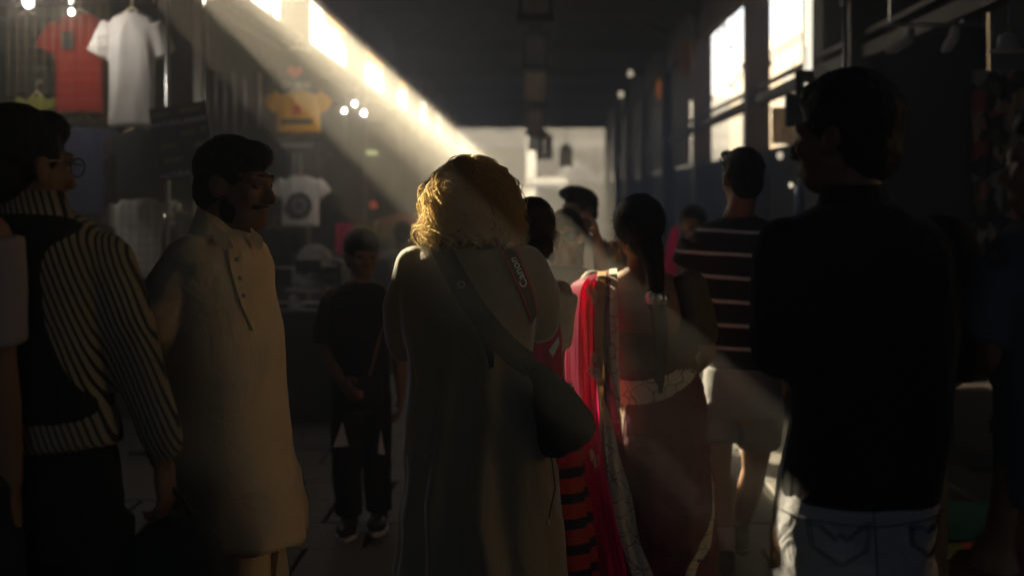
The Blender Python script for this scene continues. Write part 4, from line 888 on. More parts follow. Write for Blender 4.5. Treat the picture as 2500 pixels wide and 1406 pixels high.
me = remesh(g, .009, 5); folds(me, .008, (6, 6, 6), 61); w.add('polo_shirt', me, M['polo_stripe'])
g = Geo(); g.loft(w.rows([(890, 1722, 1900, .15), (940, 1715, 1906, .158), (985, 1714, 1906, .155), (1010, 1722, 1896, .14)]), 30)
g.limb([tuple(hip[0]) + (.105,), tuple(w.P(1752, 1080, -.03)) + (.098,)], 18, ends=False); g.limb([tuple(hip[1]) + (.105,), tuple(w.P(1850, 1078, .07)) + (.098,)], 18, ends=False)
me = remesh(g, .009, 5); folds(me, .008, (8, 8, 8), 62); w.add('shorts', me, M['shorts'])
for a in an: shoe(w, a, 0, M['shoe'])
for a in an:
    g = Geo(); g.limb([(a[0], a[1] - .01, .10, .043), (a[0], a[1], .20, .045)], 14, ends=False); w.add('sock', smooth(fixn(g.mesh('sock'))), M['pink_tee'])
gl = thing('sunglasses', 'dark sunglasses pushed up on the striped polo man\'s head', 'sunglasses', (w.X, w.Y, 0))
T_ = lambda p: np.array(hc) + R @ np.array(p); g = Geo()
for sd in (-1, 1): g.limb([tuple(T_(q)) + (.004,) for q in ((sd * .07, .06, .09), (sd * .09, .0, .07), (sd * .092, -.05, .045))], 6)
part('temple', g, M['frame'], gl, True); g = Geo()
for sd in (-1, 1): g.ell(T_((sd * .036, .062, .105)), (.03, .012, .022), R)
part('lens', g, M['glass'], gl, True)

# ================================================================== child in black facing the camera
M['black_tee'] = mat('black_tee', (.014, .014, .016), .95, .2, 9, .2, 200, spec=.1)
M['black_track'] = mat('black_tracksuit', (.014, .014, .017), .9, .2, 9, .2, 200)
c_ = Fig(880, 6.6, 'dark haired youngster in black facing the camera with a bag strap across the chest')
hc = c_.P(884, 625, 0); R = hrot(-158, -6)
hip = [c_.P(850, 960), c_.P(912, 960)]; kn = [c_.P(846, 1100, -.04), c_.P(918, 1100, .04)]; an = [c_.P(852, 1242, -.05), c_.P(925, 1238, .05)]; an[0][2] = an[1][2] = .085
sh = [c_.P(810, 722), c_.P(950, 722)]; el = [c_.P(790, 850, .02), c_.P(975, 850, .03)]; wr = [c_.P(832, 928, -.14), c_.P(978, 955, -.02)]
b = body(c_, M['skin_brown'], hc, R, .215, c_.P(880, 695), sh, el, wr, hip, kn, an, voxel=.0075, female=True, rs=.9, hands=[(0, (.5, -.5, -.5), (.5, .5, 0), .8), (1, (0, -.2, -1), (-1, 0, 0), .6)])
eyes(c_, hc, R, .215, b); hair_cap(c_, hc, R, .215, M['hair_black'], b, 'curly', fuzz=400, fl=.02)
g = Geo(); g.loft(c_.rows([(690, 850, 910, .055), (704, 820, 940, .085), (725, 803, 956, .10), (800, 808, 950, .11), (900, 812, 946, .11), (965, 812, 944, .112), (985, 815, 941, .108)]), 32)
g.limb(c_.L([(812, 728, 0, .058), (795, 800, .01, .055), (790, 836, .02, .053)]), ends=False); g.limb(c_.L([(948, 728, 0, .058), (965, 800, .01, .055), (974, 836, .02, .053)]), ends=False)
me = remesh(g, .009, 5); folds(me, .007, (8, 8, 6), 71); c_.add('tee_shirt', me, M['black_tee']); TC = bvh(me)
trousers(c_, hip, kn, an, M['black_track'], 1.0 * .86 + .02, (.085, .07, .06), rx=.135, ry=.11)
for a in an: shoe(c_, a, 180, M['shoe'], M['sole'])
for px, py, dx in ((828, 1062, 22), (932, 1080, -10)):                # pale panels on the trousers
    P_ = [c_.P(px + dx * .3, py - 30, -.12), c_.P(px + dx, py + 26, -.12), c_.P(px - dx * .7, py + 30, -.12)]; g = Geo(); q = np.array(P_); g.add(np.vstack([q, q + np.array((0, .02, 0))]), [(0, 1, 2), (5, 4, 3), (0, 3, 4, 1), (1, 4, 5, 2), (2, 5, 3, 0)]); c_.add('pale_panel', fixn(g.mesh('pale_panel')), M['sole'])
bg = thing('crossbody_bag', 'small bag on a thin strap worn by the youngster in black', 'bag', (c_.X, c_.Y, 0))
pth = crv([c_.P(*q) for q in ((958, 720, 0), (945, 770, 0), (930, 820, 0), (918, 870, 0), (905, 920, 0))], 30); pp, nn = proj(TC, pth, .005); g = ribbon(pp, nn, .014, .003)[0]; part('strap', g, mat('tan_leather', (.22, .11, .05), .5), bag if False else bg)
g = Geo(); g.box(c_.P(890, 950, -.15), (.16, .05, .11)); part('pouch', g, M['leather'], bg)

# ================================================================== people further off
def bystander(px, Y, H, label, skin, hairstyle, hairm, top, bottom, yaw, head_px, w=.19, female=False, voxel=.0095, face=False, skirt=False, hands=True, Hh=.225, raised=None, seed=0, arm=.05):
    p = Fig(px, Y, label); hc = p.P(head_px[0], head_px[1], 0); R = hrot(yaw, -3)
    zs = hc[2] - Hh * .5 - .10; x = hc[0] * .6
    hip, kn, an = legs(p, H * .5, x, 0)
    sh = [np.array((x - w, 0, zs)), np.array((x + w, 0, zs))]; el = [np.array((x - w - arm, .02, zs - .29)), np.array((x + w + arm, .02, zs - .29))]; wr = [np.array((x - w - arm * .6, -.05, zs - .52)), np.array((x + w + arm * .6, -.05, zs - .52))]
    hd = [(0, (0, -.1, -1), (1, 0, 0), .5), (1, (0, -.1, -1), (-1, 0, 0), .5)]
    if raised is not None:
        i, q = raised; wr[i] = q; el[i] = (sh[i] + q) / 2 + np.array((0.02, -.03, -.16)); hd[i] = (i, (-.2, -.2, .9), (-.6, 0, 0), .9)
    b = body(p, skin, hc, R, Hh, (hc[0], .0, zs + .06), sh, el, wr, hip, kn, an, voxel=voxel, female=female, hands=hd, rs=.95)
    if face: eyes(p, hc, R, Hh, b)
    hair_cap(p, hc, R, Hh, hairm, b, hairstyle, voxel=.008, fuzz=350, fl=.022)
    g = Geo(); g.loft([(zs + .075, hc[0], 0, .06, .058), (zs + .05, x, 0, w * .75, .08), (zs, x, 0, w * 1.12, .11), (zs - .12, x, 0, w * 1.05, .125), (zs - .32, x, 0, w * .95, .12), (H * .5 + .02, x, 0, w * 1.0, .135), (H * .5 - .06, x, 0, w * 1.0, .13)], 30)
    for i in (0, 1): m_ = sh[i] * .35 + el[i] * .65; g.limb([tuple(sh[i]) + (.062,), tuple(m_) + (.055,)], ends=False)
    me = remesh(g, .01, 4); folds(me, .007, (8, 8, 6), 80 + seed); p.add('top', me, top)
    if skirt:
        g = Geo(); g.loft([(H * .5 + .1, x, 0, .15, .12), (H * .5 - .05, x, 0, .175, .145), (.5, x, 0, .20, .18), (.10, x, 0, .235, .22)], 32); me = remesh(g, .011, 4); folds(me, .006, (6, 6, 6), 90 + seed, skirt=(.8, .1, .03, 9)); p.add('skirt', me, bottom)
    else: trousers(p, hip, kn, an, bottom, H * .5 + .08, (.09, .078, .07), voxel=.011)
    for a in an: shoe(p, a, yaw, M['shoe'])
    return p, hc, R, b
M['patterned'] = mat('cream_patterned', (.62, .55, .40), .85, .35, 26, .1, 200, trans=.25)
M['red_skirt'] = mat('red_striped_skirt', (.34, .035, .02), .85, .15, 8, .1, 200); stripes(M['red_skirt'], (0, 0, 1), .085, .034, (.012, .012, .03), .01, 3)
M['grey_top'] = mat('grey_top', (.16, .17, .18), .9, .15, 8, .15, 200)
M['beige_shirt'] = mat('beige_shirt', (.42, .36, .28), .9, .1, 8, .15, 200)
M['pink'] = mat('pink_cloth', (.60, .03, .14), .8, .15, 8, .1, 200, trans=.4, tcol=(.9, .05, .25))
u, hc, R, b = bystander(1292, 4.95, 1.58, 'woman with a curly updo and cream patterned top, half hidden behind the fair haired woman', M['skin_brown'], 'bun', M['hair_brown'], M['patterned'], M['red_skirt'], 8, (1296, 565), w=.105, female=True, skirt=True, seed=1, arm=-.025)
polys = []; tt = np.linspace(0, 1, 16)
for k in range(260):
    a = RNG.uniform(0, 6.28); d = np.array((math.cos(a) * RNG.uniform(.4, 1), math.sin(a), RNG.uniform(-.9, .9))); d /= np.linalg.norm(d); p0 = hc + d * np.array((.085, .1, .1)); tn = RNG.uniform(1, 2.5); am = RNG.uniform(.004, .009)
    polys.append(p0 + np.c_[np.cos(tt * 6.28 * tn) * am, np.sin(tt * 6.28 * tn) * am, -tt * RNG.uniform(.02, .05)] + d * (tt * .012)[:, None])
tag(u.add('curls', strands(polys, [.0009] * 260), M['hair_brown']), kind='stuff')
sheet('pink_scarf', u, [[(1296, 770), (1294, 830), (1298, 900), (1310, 1000), (1330, 1130)], [(1362, 760), (1372, 830), (1372, 900), (1385, 1000), (1400, 1130)]], None, M['pink'], 40, .008, 2, lambda u_, v: -.17, 10)
g = Geo(); g.rings([[u.P(*q) for q in ((1340, 856, -.26), (1364, 820, -.26), (1366, 838, -.26), (1350, 872, -.26))], [u.P(*q) for q in ((1340, 856, -.24), (1364, 820, -.24), (1366, 838, -.24), (1350, 872, -.24))]]); o = part('paper_leaflet', g, M['white'], None, loc=(u.X, u.Y, 0)); tag(o, 'small white sunlit leaflet beside the fair haired woman\'s elbow', 'leaflet')
q, hc, R, b = bystander(1384, 6.4, 1.56, 'woman in dark sunglasses facing the camera beyond the sari woman', M['skin_fair'], 'long', M['hair_black'], M['grey_top'], M['dark_trousers'], 170, (1380, 575), w=.165, female=True, face=False, raised=(1, np.array((.13, -.16, 1.36))), seed=2)
sg = thing('sunglasses', 'large dark sunglasses on the woman facing the camera', 'sunglasses', (q.X, q.Y, 0)); T_ = lambda p: np.array(hc) + R @ np.array(p)
for sd in (-1, 1):
    g = Geo(); g.ell(T_((sd * .034, .092, .002)), (.031, .014, .025), R, 16, 10); part('lens', g, M['glass'], sg, True)
g = Geo()
for sd in (-1, 1): g.limb([tuple(T_(v)) + (.003,) for v in ((sd * .062, .085, .01), (sd * .078, .03, .012), (sd * .08, -.02, .008))], 6)
g.limb([tuple(T_(v)) + (.003,) for v in ((-.01, .10, .008), (.01, .10, .008))], 6); part('spectacle_frame', g, M['leather'], sg, True)
bystander(1412, 7.8, 1.66, 'man with a dark quiff and pale shirt behind the woman in sunglasses', M['skin_brown'], 'quiff', M['hair_black'], M['beige_shirt'], M['dark_trousers'], 130, (1412, 512), w=.19, face=True, seed=3)
bystander(978, 13.0, 1.50, 'distant person in a pale grey tee left of the fair haired woman', M['skin_brown'], 'short', M['hair_black'], M['grey_top'], M['dark_trousers'], 10, (982, 572), w=.18, voxel=.012, seed=4)
z_, hc, R, b = bystander(1690, 8.6, 1.56, 'dark haired person with a bright pink scarf half hidden behind the striped polo', M['skin_brown'], 'long', M['hair_black'], M['grey_top'], M['dark_trousers'], 160, (1690, 548), w=.17, female=True, face=True, seed=5)
sheet('pink_scarf', z_, [[(1640, 556), (1630, 590), (1626, 620), (1618, 680)], [(1656, 552), (1656, 590), (1652, 640), (1650, 700)]], None, M['pink'], 24, .01, 2, lambda u_, v: -.12, 8)
n_ = Fig(2575, 2.7, 'person in a dark grey shirt and rust shorts cut off by the right edge')
hc = n_.P(2590, 400, 0); R = hrot(60); hip, kn, an = legs(n_, .84, 0, 0)
sh = [n_.P(2470, 650), n_.P(2730, 650)]; el = [n_.P(2440, 850, .02), n_.P(2780, 900, .02)]; wr = [n_.P(2480, 1000, .2), n_.P(2770, 1100, .1)]
body(n_, M['skin_brown'], hc, R, .23, n_.P(2590, 545), sh, el, wr, hip, kn, an, voxel=.009, hands=[(0, (.3, .6, -.3), (0, 0, -1), .6), (1, (0, .1, -1), (-1, 0, 0), .5)])
hair_cap(n_, hc, R, .23, M['hair_black'], None, 'short', fuzz=0)
g = Geo(); g.loft(n_.rows([(535, 2530, 2650, .06), (555, 2480, 2700, .1), (600, 2430, 2760, .13), (800, 2440, 2750, .14), (1150, 2440, 2750, .15), (1230, 2440, 2748, .15)]), 36)
g.limb(n_.L([(2472, 655, 0, .075), (2440, 760, .01, .068), (2440, 820, .02, .064)]), ends=False); g.limb(n_.L([(2728, 655, 0, .075), (2765, 820, .02, .066)]), ends=False)
me = remesh(g, .009, 5); folds(me, .007, (8, 8, 6), 99); n_.add('shirt', me, mat('charcoal_shirt', (.10, .105, .12), .9, .12, 8, .15, 220))
g = Geo(); g.loft(n_.rows([(1200, 2446, 2744, .14), (1330, 2440, 2750, .15), (1400, 2450, 2740, .14)]), 30)
for i in (0, 1): g.limb([tuple(hip[i]) + (.105,), tuple(hip[i] * .4 + kn[i] * .6) + (.1,)], 16, ends=False)
me = remesh(g, .009, 5); folds(me, .006, (8, 8, 8), 98); n_.add('shorts', me, mat('rust_shorts', (.30, .10, .05), .9, .12, 6, .15, 220))
for a in an: shoe(n_, a, 0, M['shoe'])
# ================================================================== goods and fittings of the stalls
M['tee_white'] = mat('white_cotton', (.72, .68, .66), .9, .08, 6, .15, 160, trans=.25)
M['tee_red'] = mat('red_cotton', (.36, .014, .010), .9, .12, 6, .15, 160, trans=.15)
M['tee_black'] = mat('black_cotton', (.018, .018, .02), .95, .2, 6, .15, 160)
M['tee_yellow'] = mat('yellow_cotton', (.85, .46, .025), .9, .08, 6, .15, 160, trans=.35, tcol=(.9, .45, .03))
M['tee_navy'] = mat('navy_cotton', (.02, .03, .09), .9, .2, 6, .15, 160)
M['tee_olive'] = mat('olive_cotton', (.22, .22, .03), .9, .2, 6, .15, 160)
M['hanger'] = mat('beige_hanger', (.55, .45, .3), .5)
M['wire'] = mat('brass_wire', (.16, .10, .035), .6, metal=.3)
M['heart'] = mat('red_print', (.6, .05, .04), .8); M['dark_print'] = mat('dark_print', (.03, .03, .035), .8); M['grey_print'] = mat('grey_print', (.3, .3, .32), .8)
M['sign_blue'] = mat('dark_blue_board', (.012, .018, .055), .6, .2, 4); M['sign_yellow'] = mat('dull_yellow_print', (.30, .24, .08), .7); M['sign_white'] = mat('pale_blue_print', (.65, .66, .8), .7)
M['bulb'] = mat('lit_bulb', (1, 1, 1), .5, emit=(1, .97, .88), estr=.32); M['bulb_dim'] = mat('small_lit_bulb', (1, 1, 1), .5, emit=(1, .85, .62), estr=.10)
M['tube'] = mat('lit_tube', (1, 1, 1), .5, emit=(1, .93, .75), estr=.2); M['green_tube'] = mat('greenish_lit_tube', (1, 1, 1), .5, emit=(.75, .9, .35), estr=.09)
M['chrome'] = mat('fan_chrome', (.6, .58, .5), .2, metal=1); M['amber'] = mat('amber_cloth', (.5, .22, .05), .9, .2, 6, trans=.5, tcol=(.7, .3, .06))
M['teal'] = mat('teal_cloth', (.02, .11, .11), .85, .5, 18, .2, 120); M['lantern_pane'] = mat('lantern_glass', (.35, .28, .2), .4, .3, 10, trans=.3)
M['plastic_grey'] = mat('grey_plastic', (.4, .42, .46), .3, .1, 8, spec=.5); M['blue_glass'] = mat('blue_plastic', (.10, .22, .38), .2, spec=.6)

def garment(label, px, py0, py1, half, Y, m, cat='shirt', name='hanging_shirt', sleeve=26, neck=18, prints=(), group=None, seed=0, collar=False, dark_back=True):
    """a shirt on a hanger facing the camera; half = half width of the body in photo pixels"""
    s = FPX / Y; t = thing(name, label, cat, at(px, py1, Y), group); z0 = 0; H = (py1 - py0) / s; w = half / s; sl = sleeve / s
    g = Geo(); nk = neck / s
    g.loft([(0, 0, 0, w, .035), (H * .35, 0, 0, w * .97, .04), (H * .7, 0, 0, w * .99, .045), (H * .86, 0, 0, w, .04), (H * .95, 0, 0, w * .8, .032), (H, 0, 0, nk, .022)], 30, 3)
    for sd in (-1, 1):
        a = np.array((sd * w * .78, 0, H * .87)); b_ = np.array((sd * (w + sl), 0, H * .62)); g.limb([tuple(a) + (.085,), tuple((a + b_) / 2 + np.array((0, 0, .01))) + (.085,), tuple(b_) + (.08,)], 14, flat=.35, ends=False, nrm=(0, 1, 0))
    me = remesh(g, .012, 4); folds(me, .010, (11, 11, 2.2), 200 + seed); sh = obj('cloth', me, m, t)
    g = Geo(); g.limb([(-w * .75, 0, H * .93, .008), (0, 0, H + .03, .009), (w * .75, 0, H * .93, .008)], 8); g.limb([(0, 0, H + .03, .004), (0, 0, H + .09, .004), (.02, 0, H + .11, .004), (.03, 0, H + .085, .004)], 6); part('hanger', g, M['hanger'], t, True)
    return t, sh, w, H
def tprint(t, kind, x, z, size, m, txt=None, y=-.062, sx=1.0):
    if kind == 'text': return put_text('printed_text', txt, size, m, t, (x, y, z), sx=sx)
    g = Geo()
    if kind == 'heart': pts = [(16 * math.sin(a) ** 3 / 17, (13 * math.cos(a) - 5 * math.cos(2 * a) - 2 * math.cos(3 * a) - math.cos(4 * a)) / 17) for a in np.linspace(0, 6.283, 40, endpoint=False)]
    elif kind == 'disc': pts = [(math.cos(a), math.sin(a)) for a in np.linspace(0, 6.283, 32, endpoint=False)]
    elif kind == 'bar': pts = [(-sx, -.5), (sx, -.5), (sx, .5), (-sx, .5)]
    n = len(pts); v = [(x + p[0] * size, y, z + p[1] * size) for p in pts] + [(x + p[0] * size, y + .004, z + p[1] * size) for p in pts]
    g.add(v, [tuple(range(n))] + [tuple(range(2 * n - 1, n - 1, -1))] + [(i, (i + 1) % n, n + (i + 1) % n, n + i) for i in range(n)]); return part('printed_shape', g, m, t)
t, _, w, H = garment('white tee shirt on a hanger, largest of the shirts hanging at the left', 322, 30, 310, 56, 8.8, M['tee_white'], seed=1)
t, _, w, H = garment('red polo shirt on a hanger behind the wire grid at the upper left', 195, 34, 276, 58, 9.1, M['tee_red'], seed=2)
tprint(t, 'bar', -.06, H * .72, .11, M['dark_print'], sx=.36)
garment('black tee shirt on a hanger left of the red polo shirt', 66, 36, 232, 52, 9.3, M['tee_black'], seed=3)
garment('olive shorts hanging below the black tee shirt at the left edge', 90, 236, 330, 26, 9.2, M['tee_olive'], 'shorts', 'hanging_shorts', 2, 20, seed=4)
garment('navy shirt hanging below the red polo shirt', 205, 290, 530, 52, 9.2, M['tee_navy'], seed=5)
garment('black shirt hanging directly below the large white tee shirt', 340, 316, 486, 56, 9.0, M['tee_black'], sleeve=6, seed=6)
garment('white shirt behind wire grid beneath the black hanging shirt', 338, 480, 680, 58, 9.3, M['tee_white'], sleeve=8, seed=7)
t, _, w, H = garment('black tee shirt with a red heart print above the yellow one', 725, 122, 262, 58, 14.5, M['tee_black'], sleeve=16, seed=8)
tprint(t, 'heart', -.01, H * .60, .085, M['heart']); tprint(t, 'text', 0, H * .36, .10, M['print_white'], 'DUBAI')
t, _, w, H = garment('yellow tee shirt with a dark printed line in the dusty beam', 728, 226, 322, 54, 14.3, M['tee_yellow'], sleeve=20, seed=9)
tprint(t, 'bar', 0, H * .25, .05, M['dark_print'], sx=3.2); tprint(t, 'bar', 0, H * .55, .09, M['heart'], sx=.35)
t, _, w, H = garment('black tee shirt with a grey lettered print below the yellow one', 728, 332, 450, 54, 14.5, M['tee_black'], sleeve=14, seed=10)
tprint(t, 'text', 0, H * .42, .26, M['grey_print'], 'JJ'); tprint(t, 'bar', 0, H * .80, .035, M['grey_print'], sx=4.6)
t, _, w, H = garment('white tee shirt with a round dark print beside the kurta man\'s face', 733, 432, 552, 46, 14.4, M['tee_white'], sleeve=16, seed=11)
tprint(t, 'disc', 0, H * .42, .13, M['dark_print']); tprint(t, 'disc', 0, H * .42, .07, M['grey_print'], y=-.068); tprint(t, 'disc', 0, H * .42, .05, M['dark_print'], y=-.074)
# more garments on the racks further along the row
for i, (px, py0, py1, hf, Y, m, lab) in enumerate(((806, 380, 470, 30, 19.5, M['tee_navy'], 'dark blue shirt hanging beyond the white print tee in the left row'),
        (850, 440, 520, 24, 22.5, M['tee_black'], 'black shirt hanging far along the left row below the greenish tube'),
        (668, 560, 700, 50, 11.5, M['tee_black'], 'black shirt hanging behind the kurta man\'s chest'))):
    garment(lab, px, py0, py1, hf, Y, m, sleeve=8, seed=20 + i)
# wire display grids
def grid(label, pxa, pya, pxb, pyb, Y, nx, nz):
    a = at(pxa, pyb, Y); b_ = at(pxb, pya, Y); w, h = b_.x - a.x, b_.z - a.z; t = thing('wire_grid', label, 'display grid', a, 'wire display grids')
    for k in range(nx + 1):
        g = Geo(); g.limb([(w * k / nx, 0, 0, .0017), (w * k / nx, 0, h, .0017)], 5, ends=False); part('wire', g, M['wire'], t)
    for k in range(nz + 1):
        g = Geo(); g.limb([(0, .004, h * k / nz, .0012), (w, .004, h * k / nz, .0012)], 5, ends=False); part('wire', g, M['wire'], t)
grid('brass wire display grid in front of the red polo shirt', 20, 10, 262, 300, 8.75, 11, 11)
grid('brass wire display grid hanging below the red polo shirt', 165, 290, 268, 560, 8.7, 5, 11)
grid('wire display grid over the white shirt beside the small fan', 276, 484, 402, 690, 8.85, 6, 9)
# steel stall poles
for px, lab in ((409, 'thin steel stall pole right of the large white tee shirt'), (503, 'thin steel stall pole above the kurta man\'s head')):
    p = at(px, 300, 8.5); t = thing('stall_pole', lab, 'pole', (p.x, 8.5, 0), 'steel stall poles'); g = Geo(); g.limb([(0, 0, 0, .014), (0, 0, 2.9, .014)], 10, ends=False); part('tube', g, M['steel'], t, True); g = Geo(); g.limb([(0, 0, 0, .05), (0, 0, .02, .05)], 14, ends=False); part('foot', g, M['steel'], t)
g = Geo(); a = at(20, -20, 8.9); b_ = at(520, -20, 8.9); g.limb([(a.x, 8.9, 2.86, .012), (b_.x, 8.9, 2.86, .012)], 8, ends=False); tag(part('hanging_rail', g, M['steel'], None, True), 'steel rail carrying the shirts at the upper left', 'rail')
# the printed board
c = at(447, 345, 8.2); sb = thing('sign_board', 'dark blue printed board tilted beside the kurta man\'s head', 'sign', c); sb.rotation_euler = (0, math.radians(-9), 0)
s_ = FPX / 8.2; W, Hh = 140 / s_, 178 / s_; g = Geo(); g.box((0, 0, 0), (W, .015, Hh)); part('board', g, M['sign_blue'], sb)
put_text('printed_text', 'NATURAL', .042, M['sign_white'], sb, (-W * .22, -.010, Hh * .265), bold=.0008); put_text('printed_text', 'NATURAL', .040, M['sign_white'], sb, (-W * .20, -.010, -Hh * .44), bold=.0008)
for x0, z0, n in ((.10, .27, 6), (.12, -.44, 4)):                      # second words, too blurred to read: their strokes
    for k in range(n):
        g = Geo(); g.box((W * x0 + k * .021, -.0095, Hh * z0), (.014, .003, .026)); g.box((W * x0 + k * .021 + .004, -.0098, Hh * z0 + .004), (.016, .003, .006)); part('printed_stroke', g, M['sign_white'], sb)
for x, z, w_, h_ in ((-.30, .42, .3, .05), (.22, .43, .36, .07), (.12, .12, .26, .06), (.40, .14, .07, .07), (-.24, -.02, .26, .06), (.32, -.06, .24, .08), (-.2, -.22, .32, .07), (.34, -.26, .12, .07)):
    g = Geo(); 
    for q in range(2): g.box((W * (x - .03 * q), -.0095, Hh * (z - .035 * q)), (W * w_, .003, Hh * h_ * .42))
    part('printed_line', g, M['sign_yellow'], sb)
# small fan
c = at(434, 530, 8.6); fn_ = thing('table_fan', 'round chrome fan with a wire guard left of the kurta man', 'fan', c); r_ = .105
g = Geo()
for rr in (.03, .06, .085, r_): g.limb([(rr * math.cos(a), -.03 * (1 - rr / r_), rr * math.sin(a), .002) for a in np.linspace(0, 6.283, 33)], 5, ends=False)
for k in range(24): a = k / 24 * 6.283; g.limb([(.02 * math.cos(a), -.03, .02 * math.sin(a), .0014), (r_ * math.cos(a), 0, r_ * math.sin(a), .0014)], 4, ends=False)
part('guard', g, M['chrome'], fn_, True)
for k in range(4):
    g = Geo(); a = k * 1.571; g.ell((.05 * math.cos(a), .01, .05 * math.sin(a)), (.042, .004, .026), Ry(-a) @ Rx(.5), 12, 8); part('blade', g, M['chrome'], fn_, True)
g = Geo(); g.limb([(0, .02, 0, .03), (0, .10, 0, .035)], 14); part('motor', g, M['leather'], fn_, True)
g = Geo(); g.limb([(0, .06, -.02, .012), (0, .06, -c.z + .03, .012)], 8, ends=False); g.limb([(0, .06, -c.z, .12), (0, .06, -c.z + .03, .11)], 20, ends=False); part('stand', g, M['leather'], fn_, True)
# lit lamps over the left stall
def lamp(label, px, py, Y, r, m, power, cat='lamp', name='stall_lamp', group=None, cord=.25):
    c = at(px, py, Y); t = thing(name, label, cat, c, group); g = Geo(); g.ell((0, 0, 0), (r, r, r * 1.2)); b_ = part('bulb', g, m, t, True)
    g = Geo(); g.limb([(0, 0, r, r * .5), (0, 0, r * 2.2, r * .45)], 10, ends=False); part('socket', g, M['leather'], t, True)
    g = Geo(); g.limb([(0, 0, r * 2, .003), (0, 0, cord, .003)], 5, ends=False); part('cord', g, M['leather'], t)
    if power:
        ld = bpy.data.lights.new('lamp_light', 'POINT'); ld.energy = power; ld.color = (1, .93, .8); ld.shadow_soft_size = r * 1.3; lo = bpy.data.objects.new('lamp_light', ld); col.objects.link(lo); lo.location = (0, -r * 2.2, -r * .5); lo.parent = t
lamp('brightest bare bulb at the upper left corner', 70, 6, 8.55, .032, M['bulb'], 1.3)
lamp('bare bulb hanging over the red polo shirt', 175, 30, 8.55, .018, M['bulb'], .8); lamp('small bulb just above the one over the red polo shirt', 174, 4, 8.6, .013, M['bulb'], 0)
for px, py, lab in ((866, 254, 'uppermost of three small lit bulbs under the left windows'), (840, 271, 'leftmost of three small lit bulbs under the left windows'), (889, 277, 'rightmost of three small lit bulbs under the left windows')): lamp(lab, px, py, 13.6, .022, M['bulb'] if px != 840 else M['bulb_dim'], 1.0 if px != 840 else .3, group='small bulbs under the left windows')
g = Geo(); c = at(905, 373, 21); g.limb([(-.07, 0, 0, .035), (.07, 0, 0, .035)], 12); tag(part('tube_lamp', g, M['green_tube'], None, True, c), 'short greenish tube lamp far along the left row', 'lamp')
for px, py, lab in ((1539, 180, 'upper of two small dim bulbs near the dark middle of the roof'), (1516, 231, 'lower of two small dim bulbs near the dark middle of the roof')): lamp(lab, px, py, 24, .05, M['bulb_dim'], 0, group='small dim bulbs under the roof', cord=.8)
# hanging bottles / pipes row
for k, px in enumerate((523, 546, 570, 596, 632)):
    c = at(px, 175 + (k % 2) * 14, 12.2); L = .42 + .05 * (k % 3); t = thing('hanging_pipe', ('first', 'second', 'third', 'fourth', 'fifth')[k] + ' of the five slim grey pipes hanging right of the printed board', 'pipe', c, 'slim pipes hanging in the left stall')
    g = Geo(); g.limb([(0, 0, 0, .008), (0, 0, -.05, .02), (0, 0, -.09, .012), (0, 0, -L * .5, .018), (0, 0, -L, .012)], 10); part('pipe', g, M['plastic_grey'], t, True); g = Geo(); g.limb([(0, 0, 0, .003), (0, 0, .2, .003)], 5, ends=False); part('cord', g, M['leather'], t)
# the low display stand with white goods by the youngster
ds = thing('display_stand', 'dark stepped stand holding white caps and shoes beside the youngster', 'stand', (at(745, 700, 10.4).x, 10.4, 0))
for z in (.25, .55, .78, 1.03):
    g = Geo(); g.box((0, (1.1 - z) * -.3, z), (.62, .30, .025)); part('shelf', g, M['wood'], ds)
for x in (-.3, .3):
    g = Geo(); g.box((x, -.1, .55), (.03, .5, 1.1)); part('side', g, M['wood'], ds)
g = Geo(); n = 40; g.rings([[(x, -.62 + .02 * math.sin(i * 1.7) * (1 if z < .3 else .5), z) for i, x in enumerate(np.linspace(-.95, .55, n))] + [(x, -.60 + .02 * math.sin(i * 1.7), z) for i, x in reversed(list(enumerate(np.linspace(-.95, .55, n))))] for z in (.01, .4, .74)]); part('cloth_drape', g, M['tee_black'], ds)
g = Geo(); g.box((-.2, -.36, .75), (1.5, .54, .02)); part('shelf', g, M['wood'], ds)
def cap(label, px, py, Y, m=None, k=1.0, rz=0):
    t = thing('peaked_hat', label, 'hat', at(px, py, Y), 'white caps on the stand', rz); g = Geo(); g.ell((0, 0, 0), (.095 * k, .11 * k, .085 * k)); g.box((0, 0, -.10 * k), (.3, .3, .18 * k)) if False else None
    me = remesh(g, .012, 2); folds(me, .006, (20, 20, 20), 3); obj('crown', me, m or M['tee_white'], t); g = Geo(); g.ell((0, -.12 * k, -.035 * k), (.085 * k, .09 * k, .010)); part('visor', g, m or M['tee_white'], t, True)
cap('peaked white cap on top of the stand beside the youngster', 768, 632, 10.3, k=1.25, rz=.7); cap('grey white cap at the right end of the stand top', 812, 660, 10.4, mat('grey_cap', (.35, .35, .4), .9, .2, 12), 1.2, .3)
g = Geo(); g.box((0, 0, 0), (.17, .06, .09)); g.box((0, -.035, 0), (.06, .02, .06)); tag(part('black_box', g, M['leather'], None, loc=at(752, 650, 9.9)), 'small black box in front of the peaked white cap', 'box')
def trainer(label, px, py, Y, rz=0.0):
    t = thing('trainer', label, 'shoe', at(px, py, Y), 'pale shoes on the stand', rz); g = Geo(); g.ell((0, -.06, 0), (.045, .09, .035)); g.ell((0, .05, .02), (.045, .07, .05)); g.limb([(0, .07, .03, .042), (0, .08, .09, .038)], 10); obj('upper', remesh(g, .009, 2), M['plastic_grey'], t); g = Geo(); g.box((0, 0, -.035), (.088, .28, .02)); part('sole', g, M['sole'], t)
trainer('upright pale shoe below the black box on the stand', 742, 696, 10.1, .9); trainer('pale shoe on the middle shelf of the stand', 740, 762, 10.0, 1.2); trainer('pale shoe on the lowest lit shelf of the stand', 752, 842, 10.0, .5)
